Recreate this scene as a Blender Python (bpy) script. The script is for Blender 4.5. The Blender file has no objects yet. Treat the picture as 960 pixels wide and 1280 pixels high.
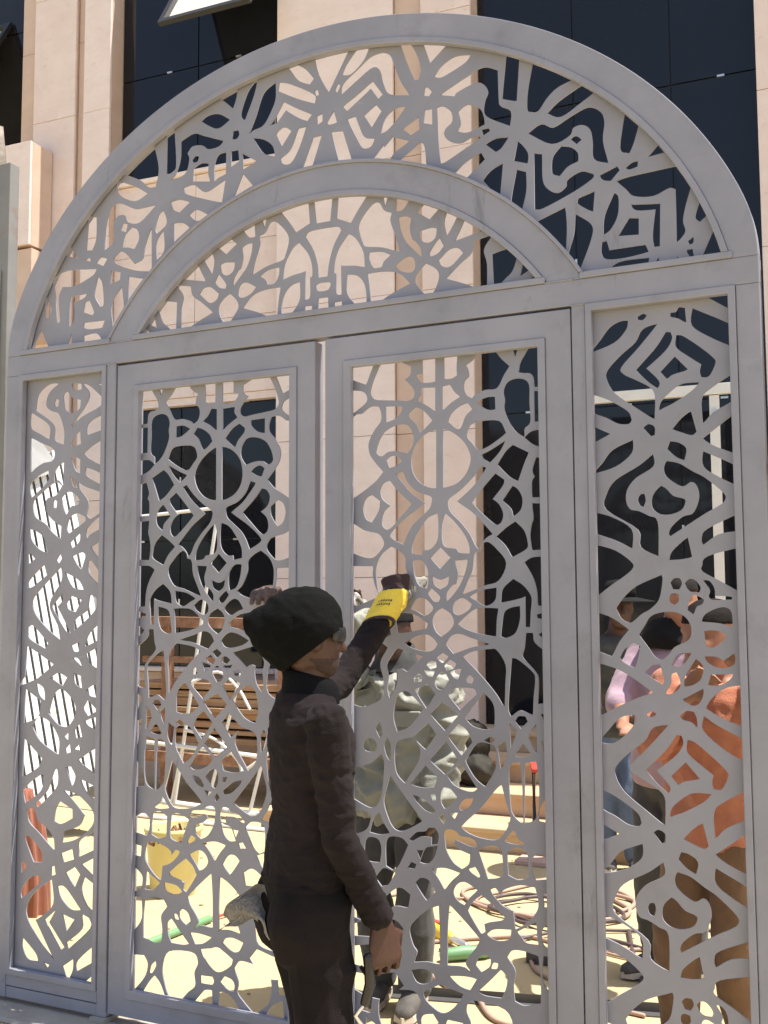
import bpy, bmesh, math, random
from math import sin, cos, pi, radians
from mathutils import Vector, Matrix, noise
from mathutils.geometry import delaunay_2d_cdt
random.seed(7)
scene = bpy.context.scene
COL = scene.collection

# ------------------------------------------------------------------ camera, sky, sun, exposure
CAM = Vector((1.816, -3.3, 1.6))
cam_d = bpy.data.cameras.new("camera")
cam_d.sensor_fit = 'HORIZONTAL'; cam_d.sensor_width = 36.0; cam_d.lens = 36.0 * 1320 / 960
cam_d.clip_start = 0.05; cam_d.clip_end = 2000
cam = bpy.data.objects.new("camera", cam_d); COL.objects.link(cam)
_p, _y, _r = radians(4.742), radians(-25.541), radians(-0.2776)
_f = Vector((sin(_y)*cos(_p), cos(_y)*cos(_p), sin(_p)))
_rt = Vector((cos(_y), -sin(_y), 0)); _up = _rt.cross(_f)
_r2 = _rt*cos(_r) + _up*sin(_r); _u2 = _up*cos(_r) - _rt*sin(_r)
M = Matrix(((_r2.x, _u2.x, -_f.x), (_r2.y, _u2.y, -_f.y), (_r2.z, _u2.z, -_f.z))).to_4x4()
M.translation = CAM
cam.matrix_world = M
scene.camera = cam

SUN_EL, SUN_AZ = radians(69), radians(17)        # azimuth from +X towards +Y
sun_to = Vector((cos(SUN_EL)*cos(SUN_AZ), cos(SUN_EL)*sin(SUN_AZ), sin(SUN_EL)))
world = bpy.data.worlds.new("World"); scene.world = world; world.use_nodes = True
wn = world.node_tree.nodes; wl = world.node_tree.links
sky = wn.new('ShaderNodeTexSky'); sky.sky_type = 'NISHITA'; sky.sun_disc = False
sky.sun_elevation = SUN_EL; sky.sun_rotation = pi/2 - SUN_AZ
sky.air_density = 1.0; sky.dust_density = 2.5; sky.ozone_density = 1.0
wn['Background'].inputs['Strength'].default_value = 0.12
wl.new(sky.outputs[0], wn['Background'].inputs['Color'])
sd = bpy.data.lights.new("sun", 'SUN'); sd.energy = 4.6; sd.angle = radians(0.5); sd.color = (1.0, 0.95, 0.86)
sun = bpy.data.objects.new("sun", sd); COL.objects.link(sun)
sun.rotation_euler = sun_to.to_track_quat('Z', 'Y').to_euler()
scene.view_settings.view_transform = 'Standard'; scene.view_settings.look = 'None'
scene.view_settings.exposure = 0.95; scene.view_settings.gamma = 1.0
scene.view_settings.use_curve_mapping = False

# ------------------------------------------------------------------ helpers
def tag(o, label=None, cat=None, group=None, kind=None):
    if label: o['label'] = label
    if cat: o['category'] = cat
    if group: o['group'] = group
    if kind: o['kind'] = kind
    return o
def empty(name, loc=(0,0,0), rz=0, **k):
    o = bpy.data.objects.new(name, None); COL.objects.link(o)
    o.location = loc; o.rotation_euler = (0,0,rz); o.empty_display_size = .1
    return tag(o, **k)
def link(name, me, mat, parent=None, smooth=False, loc=None, **k):
    o = bpy.data.objects.new(name, me); COL.objects.link(o)
    if mat is not None and not me.materials: me.materials.append(mat)
    if parent is not None: o.parent = parent
    if loc is not None: o.location = loc
    if smooth: me.polygons.foreach_set('use_smooth', [True]*len(me.polygons))
    return tag(o, **k)
def bm_obj(name, bm, mat, parent=None, smooth=False, loc=None, bevel=0, **k):
    bmesh.ops.recalc_face_normals(bm, faces=bm.faces)
    me = bpy.data.meshes.new(name); bm.to_mesh(me); bm.free()
    o = link(name, me, mat, parent, smooth, loc, **k)
    if bevel: add_bevel(o, bevel)
    return o
def add_bevel(o, w, seg=2):
    m = o.modifiers.new('bevel', 'BEVEL'); m.width = w; m.segments = seg; m.limit_method = 'ANGLE'; m.angle_limit = radians(40)
def box_bm(bm, x0, x1, y0, y1, z0, z1, rot=None, origin=None):
    vs = [bm.verts.new((x,y,z)) for z in (z0,z1) for y in (y0,y1) for x in (x0,x1)]
    for f in ((0,1,3,2),(4,6,7,5),(0,4,5,1),(2,3,7,6),(0,2,6,4),(1,5,7,3)): bm.faces.new([vs[i] for i in f])
    if rot is not None:
        for v in vs: v.co = rot @ v.co
    if origin is not None:
        for v in vs: v.co += Vector(origin)
    return vs
def box(name, x0, x1, y0, y1, z0, z1, mat, parent=None, bevel=0, rot=None, origin=None, **k):
    bm = bmesh.new(); box_bm(bm, x0,x1,y0,y1,z0,z1, rot, origin)
    return bm_obj(name, bm, mat, parent, bevel=bevel, **k)
def crom(pts, n=6, closed=False):
    P = [Vector(p) for p in pts]; out = []; N = len(P)
    rng = N if closed else N-1
    for i in range(rng):
        p1, p2 = P[i], P[(i+1) % N]
        p0 = P[i-1] if (closed or i > 0) else p1*2-p2
        p3 = P[(i+2) % N] if (closed or i+2 < N) else p2*2-p1
        for k in range(n):
            t = k/n
            out.append(0.5*((2*p1)+(p2-p0)*t+(2*p0-5*p1+4*p2-p3)*t*t+(3*p1-p0-3*p2+p3)*t*t*t))
    if not closed: out.append(P[-1])
    return out
def loft(bm, rings, n=16, cap=True):
    """rings: (centre, axis A, axis B)"""
    L = []
    for c, A, B in rings:
        L.append([bm.verts.new(Vector(c)+Vector(A)*cos(2*pi*i/n)+Vector(B)*sin(2*pi*i/n)) for i in range(n)])
    for a, b in zip(L, L[1:]):
        for i in range(n): bm.faces.new((a[i], a[(i+1)%n], b[(i+1)%n], b[i]))
    if cap:
        bm.faces.new(L[0][::-1]); bm.faces.new(L[-1])
def tube(bm, pts, rad, n=10, flat=1.0, side=None):
    """tube along pts; rad a number or list; flat squeezes the second axis"""
    P = [Vector(p) for p in pts]; N = len(P)
    if not isinstance(rad, (list, tuple)): rad = [rad]*N
    t0 = (P[1]-P[0]).normalized()
    ref = Vector(side) if side is not None else (Vector((0,0,1)) if abs(t0.z) < .9 else Vector((1,0,0)))
    A = (ref - t0*ref.dot(t0)).normalized(); rings = []
    for i in range(N):
        t = (P[min(i+1,N-1)]-P[max(i-1,0)]).normalized()
        A = (A - t*A.dot(t)).normalized(); B = t.cross(A)
        rings.append((P[i], A*rad[i], B*rad[i]*flat))
    # round the ends
    a0 = rings[0]; a1 = rings[-1]; ta = (P[0]-P[1]).normalized(); tb = (P[-1]-P[-2]).normalized()
    pre = [(a0[0]+ta*rad[0]*.75, a0[1]*.45, a0[2]*.45), (a0[0]+ta*rad[0]*.4, a0[1]*.85, a0[2]*.85)]
    post = [(a1[0]+tb*rad[-1]*.4, a1[1]*.85, a1[2]*.85), (a1[0]+tb*rad[-1]*.75, a1[1]*.45, a1[2]*.45)]
    loft(bm, pre+rings+post, n)
def ellipsoid(bm, c, A, B, Cv, nu=16, nv=10):
    c = Vector(c); A = Vector(A); B = Vector(B); Cv = Vector(Cv)
    loft(bm, [(c+Cv*sin(-pi/2+pi*(j+.5)/nv), A*cos(-pi/2+pi*(j+.5)/nv), B*cos(-pi/2+pi*(j+.5)/nv)) for j in range(nv)], nu)
def remeshed(name, bm, mat, parent, voxel=.01, it=4, disp=None, **k):
    bmesh.ops.recalc_face_normals(bm, faces=bm.faces)
    me = bpy.data.meshes.new(name); bm.to_mesh(me); bm.free()
    t = bpy.data.objects.new('tmp', me); COL.objects.link(t)
    m = t.modifiers.new('r', 'REMESH'); m.mode = 'VOXEL'; m.voxel_size = voxel
    s = t.modifiers.new('s', 'SMOOTH'); s.factor = .5; s.iterations = it
    dg = bpy.context.evaluated_depsgraph_get()
    out = bpy.data.meshes.new_from_object(t.evaluated_get(dg))
    bpy.data.objects.remove(t); bpy.data.meshes.remove(me)
    out.name = name; out.materials.clear()
    if disp:
        n = len(out.vertices); co = [0.0]*(3*n); no = [0.0]*(3*n)
        out.vertices.foreach_get('co', co); out.vertices.foreach_get('normal', no)
        for i in range(n):
            d = disp(Vector(co[3*i:3*i+3]))
            co[3*i] += no[3*i]*d; co[3*i+1] += no[3*i+1]*d; co[3*i+2] += no[3*i+2]*d
        out.vertices.foreach_set('co', co); out.update()
    return link(name, out, mat, parent, True, **k)
def folds(a=.010, s=7.0, b=.004, dirz=.45, seed=0.0):
    """ridged, stretched noise: cloth creases"""
    off = Vector((seed*3.1, seed*1.7, seed*2.3))
    def f(p):
        q = Vector((p.x*s, p.y*s, p.z*s*dirz*2)) + off
        w = noise.noise(q*.45)*1.3
        r = 1-abs(noise.noise(q+Vector((w, -w, w*.7))))*2
        r2 = 1-abs(noise.noise(q*2.3+Vector((w*2, w, -w))))*2
        return a*(r-.35) + b*(r2-.3)
    return f

# ------------------------------------------------------------------ materials
def mat(name, col, rough=.6, col2=None, scale=8, detail=5, bump=.0, bscale=60, metal=0, spec=.5, stretch=None, col3=None, scale3=1.5, amt3=.5, coat=0):
    m = bpy.data.materials.new(name); m.use_nodes = True
    nt = m.node_tree; N = nt.nodes; L = nt.links; b = N['Principled BSDF']
    b.inputs['Roughness'].default_value = rough; b.inputs['Metallic'].default_value = metal
    b.inputs['Specular IOR Level'].default_value = spec
    if coat: b.inputs['Coat Weight'].default_value = coat
    tc = N.new('ShaderNodeTexCoord'); src = tc.outputs['Object']
    if stretch:
        mp = N.new('ShaderNodeMapping'); mp.inputs['Scale'].default_value = stretch
        L.new(src, mp.inputs['Vector']); src = mp.outputs[0]
    if col2 is None: col2 = tuple(c*.85 for c in col)
    nz = N.new('ShaderNodeTexNoise'); nz.inputs['Scale'].default_value = scale; nz.inputs['Detail'].default_value = detail
    nz.inputs['Roughness'].default_value = .62
    L.new(src, nz.inputs['Vector'])
    rp = N.new('ShaderNodeValToRGB'); rp.color_ramp.elements[0].position = .32; rp.color_ramp.elements[1].position = .68
    rp.color_ramp.elements[0].color = (*col2, 1); rp.color_ramp.elements[1].color = (*col, 1)
    L.new(nz.outputs['Fac'], rp.inputs[0]); out = rp.outputs[0]
    if col3 is not None:
        n3 = N.new('ShaderNodeTexNoise'); n3.inputs['Scale'].default_value = scale3; n3.inputs['Detail'].default_value = 8; n3.inputs['Roughness'].default_value = .7
        L.new(src, n3.inputs['Vector'])
        r3 = N.new('ShaderNodeValToRGB'); r3.color_ramp.elements[0].position = .56; r3.color_ramp.elements[1].position = .74
        r3.color_ramp.elements[0].color = (0,0,0,1); r3.color_ramp.elements[1].color = (amt3,)*3+(1,)
        L.new(n3.outputs['Fac'], r3.inputs[0])
        mx = N.new('ShaderNodeMix'); mx.data_type = 'RGBA'; L.new(r3.outputs[0], mx.inputs['Factor'])
        L.new(out, mx.inputs[6]); mx.inputs[7].default_value = (*col3, 1); out = mx.outputs[2]
    L.new(out, b.inputs['Base Color'])
    rr = N.new('ShaderNodeMapRange'); rr.inputs['To Min'].default_value = max(0, rough-.08); rr.inputs['To Max'].default_value = min(1, rough+.1)
    L.new(nz.outputs['Fac'], rr.inputs['Value']); L.new(rr.outputs[0], b.inputs['Roughness'])
    if bump:
        nb = N.new('ShaderNodeTexNoise'); nb.inputs['Scale'].default_value = bscale; nb.inputs['Detail'].default_value = 6
        L.new(src, nb.inputs['Vector'])
        bp = N.new('ShaderNodeBump'); bp.inputs['Strength'].default_value = bump; bp.inputs['Distance'].default_value = .01
        L.new(nb.outputs['Fac'], bp.inputs['Height']); L.new(bp.outputs[0], b.inputs['Normal'])
    return m
def cloth(name, col, col2=None, rough=.9, sheen=.15, bump=.35, bscale=260, spec=.2):
    m = mat(name, col, rough, col2, scale=5, bump=bump, bscale=bscale, spec=spec)
    b = m.node_tree.nodes['Principled BSDF']
    b.inputs['Sheen Weight'].default_value = sheen; b.inputs['Sheen Roughness'].default_value = .5
    return m
PRIMER = mat('grey_primer', (.288,.289,.338), .40, (.236,.237,.276), scale=3.5, detail=7, bump=.05, bscale=140, col3=(.17,.165,.175), scale3=6, amt3=.5)
PRIMER2 = mat('grey_primer_sheet', (.276,.277,.322), .42, (.230,.231,.266), scale=3, detail=6, bump=.04, bscale=120, col3=(.18,.175,.18), scale3=5, amt3=.45)
def scuffs(m, col, scale=9, stretch=(1,1,.22), lo=.62, hi=.70, amt=.55):
    nt = m.node_tree; N = nt.nodes; L = nt.links; b = N['Principled BSDF']
    src = b.inputs['Base Color'].links[0].from_socket
    tc = N.new('ShaderNodeTexCoord'); mp = N.new('ShaderNodeMapping'); mp.inputs['Scale'].default_value = stretch; L.new(tc.outputs['Object'], mp.inputs['Vector'])
    n1 = N.new('ShaderNodeTexNoise'); n1.inputs['Scale'].default_value = scale; n1.inputs['Detail'].default_value = 9; n1.inputs['Roughness'].default_value = .75; n1.inputs['Distortion'].default_value = .6
    L.new(mp.outputs[0], n1.inputs['Vector'])
    r = N.new('ShaderNodeMapRange'); r.inputs['From Min'].default_value = lo; r.inputs['From Max'].default_value = hi; r.inputs['To Max'].default_value = amt; L.new(n1.outputs['Fac'], r.inputs['Value'])
    mx = N.new('ShaderNodeMix'); mx.data_type = 'RGBA'; L.new(r.outputs[0], mx.inputs['Factor']); L.new(src, mx.inputs[6]); mx.inputs[7].default_value = (*col, 1)
    L.new(mx.outputs[2], b.inputs['Base Color'])
for m_ in (PRIMER, PRIMER2):
    scuffs(m_, (.13,.125,.13)); scuffs(m_, (.42,.42,.45), scale=14, stretch=(.3,1,1), lo=.64, hi=.72, amt=.5)
    scuffs(m_, (.09,.085,.08), scale=38, stretch=(1,1,1), lo=.70, hi=.74, amt=.7)
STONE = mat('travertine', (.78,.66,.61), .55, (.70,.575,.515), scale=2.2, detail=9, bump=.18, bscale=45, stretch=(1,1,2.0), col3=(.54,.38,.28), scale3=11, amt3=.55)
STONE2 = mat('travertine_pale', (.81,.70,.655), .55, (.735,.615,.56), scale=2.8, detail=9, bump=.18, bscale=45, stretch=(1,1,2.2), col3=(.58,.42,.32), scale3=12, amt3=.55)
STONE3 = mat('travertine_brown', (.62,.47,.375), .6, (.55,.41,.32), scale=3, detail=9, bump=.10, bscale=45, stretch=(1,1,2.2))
STEPSTONE = mat('step_stone', (.60,.43,.27), .6, (.52,.36,.22), scale=3, detail=8, bump=.08, bscale=50, stretch=(1,3,3))
GLASS = mat('tinted_glass', (.010,.012,.018), .04, (.008,.009,.012), scale=.7, bump=.012, bscale=1.3, spec=.38)
GLASS2 = mat('brown_tinted_glass', (.017,.016,.017), .06, (.012,.012,.013), scale=1.5, bump=.015, bscale=1.6, spec=.45)
FRAMEDARK = mat('dark_frame', (.02,.02,.022), .5)
STEEL = mat('clip_steel', (.7,.7,.68), .3, metal=.8)
GROUND = mat('pale_paving', (.49,.40,.235), .85, (.43,.345,.19), scale=1.1, detail=10, bump=.25, bscale=26, col3=(.33,.25,.14), scale3=2.6, amt3=.35)
scuffs(GROUND, (.30,.23,.14), scale=3.5, stretch=(1,1,1), lo=.55, hi=.75, amt=.5); scuffs(GROUND, (.56,.475,.31), scale=60, stretch=(1,1,1), lo=.6, hi=.7, amt=.6)
for m_ in (STONE, STONE2): scuffs(m_, (.50,.36,.27), scale=30, stretch=(1,1,2.5), lo=.64, hi=.72, amt=.55); scuffs(m_, (.86,.76,.69), scale=5, stretch=(1,1,1.6), lo=.55, hi=.72, amt=.5)
CONC = mat('rough_concrete', (.30,.26,.225), .9, (.17,.145,.12), scale=9, detail=10, bump=.9, bscale=22)
SILL = mat('grey_sill', (.36,.335,.3), .85, (.28,.26,.23), scale=6, detail=8, bump=.3, bscale=50)
RUSTPOST = mat('galvanised_rusty', (.24,.24,.236), .5, (.18,.18,.176), scale=3, detail=6, bump=.06, bscale=80, col3=(.20,.07,.035), scale3=2.6, amt3=.95)
RUST = mat('rust', (.42,.24,.15), .85, (.20,.09,.05), scale=12, detail=9, bump=.4, bscale=70, col3=(.55,.42,.33), scale3=7, amt3=.8)
WOOD = mat('weathered_board', (.50,.32,.19), .8, (.34,.20,.11), scale=5, detail=9, bump=.3, bscale=40, stretch=(.5,6,9), col3=(.2,.11,.06), scale3=2, amt3=.5)
WHITEPAINT = mat('white_paint', (.78,.78,.76), .4, (.70,.70,.68), scale=4, col3=(.45,.30,.2), scale3=9, amt3=.3)
SHADOWGREY = mat('gap_shade_backing', (.42,.42,.43), .7)  # grey colour stands in for the shade between the slats
SHEETWHITE = mat('white_sheet', (.80,.80,.78), .45, (.74,.74,.72), scale=2, col3=(.42,.20,.10), scale3=5, amt3=.8)
ALU = mat('white_aluminium', (.75,.74,.70), .35, (.68,.67,.63), scale=9)
SASHREFLECT = mat('sash_pane_reflection', (.74,.70,.62), .35, (.62,.57,.49), scale=7, detail=8)  # pale cream paints in the sunlit ground reflected by the tilted glass
SKIN = mat('dark_skin', (.072,.031,.020), .5, (.052,.022,.014), scale=14, bump=.12, bscale=220, spec=.45)
SKIN2 = mat('brown_skin', (.36,.18,.11), .5, (.30,.14,.085), scale=14, bump=.12, bscale=220, spec=.45)
STUBBLE = mat('stubble', (.055,.025,.017), .75, (.028,.014,.010), scale=60, bump=.4, bscale=300)
BEARD = mat('black_hair', (.012,.009,.008), .8, bump=.5, bscale=300, spec=.2)
BLACKKNIT = cloth('black_beanie_cloth', (.0055,.0058,.0056), (.0035,.0036,.0036), sheen=.0, spec=.10)
BLACKTOP = cloth('black_faded_top', (.021,.0155,.0158), (.0105,.008,.0085), sheen=.02, spec=.10)
BLACKPANTS = cloth('black_trousers', (.0165,.0125,.0128), (.0095,.0075,.0078), sheen=.015, spec=.10)
COLLAR = cloth('black_collar', (.006,.006,.0075), sheen=.0, spec=.10)
GREYRAG = cloth('grey_rag', (.40,.385,.375), (.33,.315,.305))
OLIVE = cloth('grey_green_jacket', (.30,.305,.265), (.285,.29,.25), rough=.45, sheen=.1, bump=.2)
DARKPANTS = cloth('charcoal_trousers', (.085,.085,.085), (.055,.055,.055))
ORANGE = cloth('rust_orange_shirt', (.58,.235,.145), (.46,.175,.105))
BROWNPANTS = cloth('brown_trousers', (.25,.15,.085), (.19,.11,.06))
LILAC = cloth('lilac_shirt', (.44,.31,.365), (.36,.245,.30))
DENIM = cloth('blue_denim', (.13,.17,.25), (.08,.11,.17))
DARKSHIRT = cloth('dark_patterned_shirt', (.09,.09,.09), (.02,.02,.022), bump=.2)
REDBROWN = cloth('red_brown_cloth', (.30,.12,.08), (.22,.085,.055))
YELLOW = cloth('yellow_canvas', (.78,.58,.08), (.68,.49,.06), sheen=.05)
LEATHER = mat('grey_leather', (.26,.25,.22), .75, (.14,.13,.12), scale=18, detail=6, bump=.4, bscale=90)
MAROON = cloth('dark_maroon_canvas', (.05,.03,.032), (.03,.02,.022))
PATTERN = mat('camouflage_glove', (.55,.5,.45), .8, (.04,.035,.035), scale=30, detail=2, bump=.3)
BROWNGLOVE = mat('brown_glove', (.13,.085,.07), .85, (.06,.04,.035), scale=40, detail=3, bump=.6, bscale=120)
BLACKPLASTIC = mat('black_plastic', (.015,.015,.016), .25)
BLACKRUBBER = mat('black_rubber', (.02,.02,.02), .6)
SHOE = mat('dusty_shoe', (.12,.11,.10), .8, (.05,.045,.04), scale=16)
SOLE = mat('shoe_sole', (.55,.48,.40), .8)
BUCKET = mat('bucket_plastic', (.72,.62,.30), .45, (.60,.55,.22), scale=3)
BUCKETIN = mat('bucket_rubble', (.25,.13,.08), .9, (.12,.06,.04), scale=25, bump=.9, bscale=30)
GREENP = mat('green_plastic', (.16,.33,.16), .5)
REDP = mat('red_plastic', (.62,.07,.05), .45)
YELLOWP = mat('yellow_plastic', (.85,.60,.05), .4)
CABLEPINK = mat('pale_cable', (.42,.28,.22), .6)
CABLEDARK = mat('dark_cable', (.09,.06,.06), .5)
STEELDARK = mat('dark_steel', (.12,.12,.12), .5, metal=.4)
TARP = cloth('dark_tarp', (.042,.039,.03), (.028,.025,.02), rough=.6, sheen=.0)
BLACKHAT = cloth('black_hat', (.012,.012,.0125), sheen=0)

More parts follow.
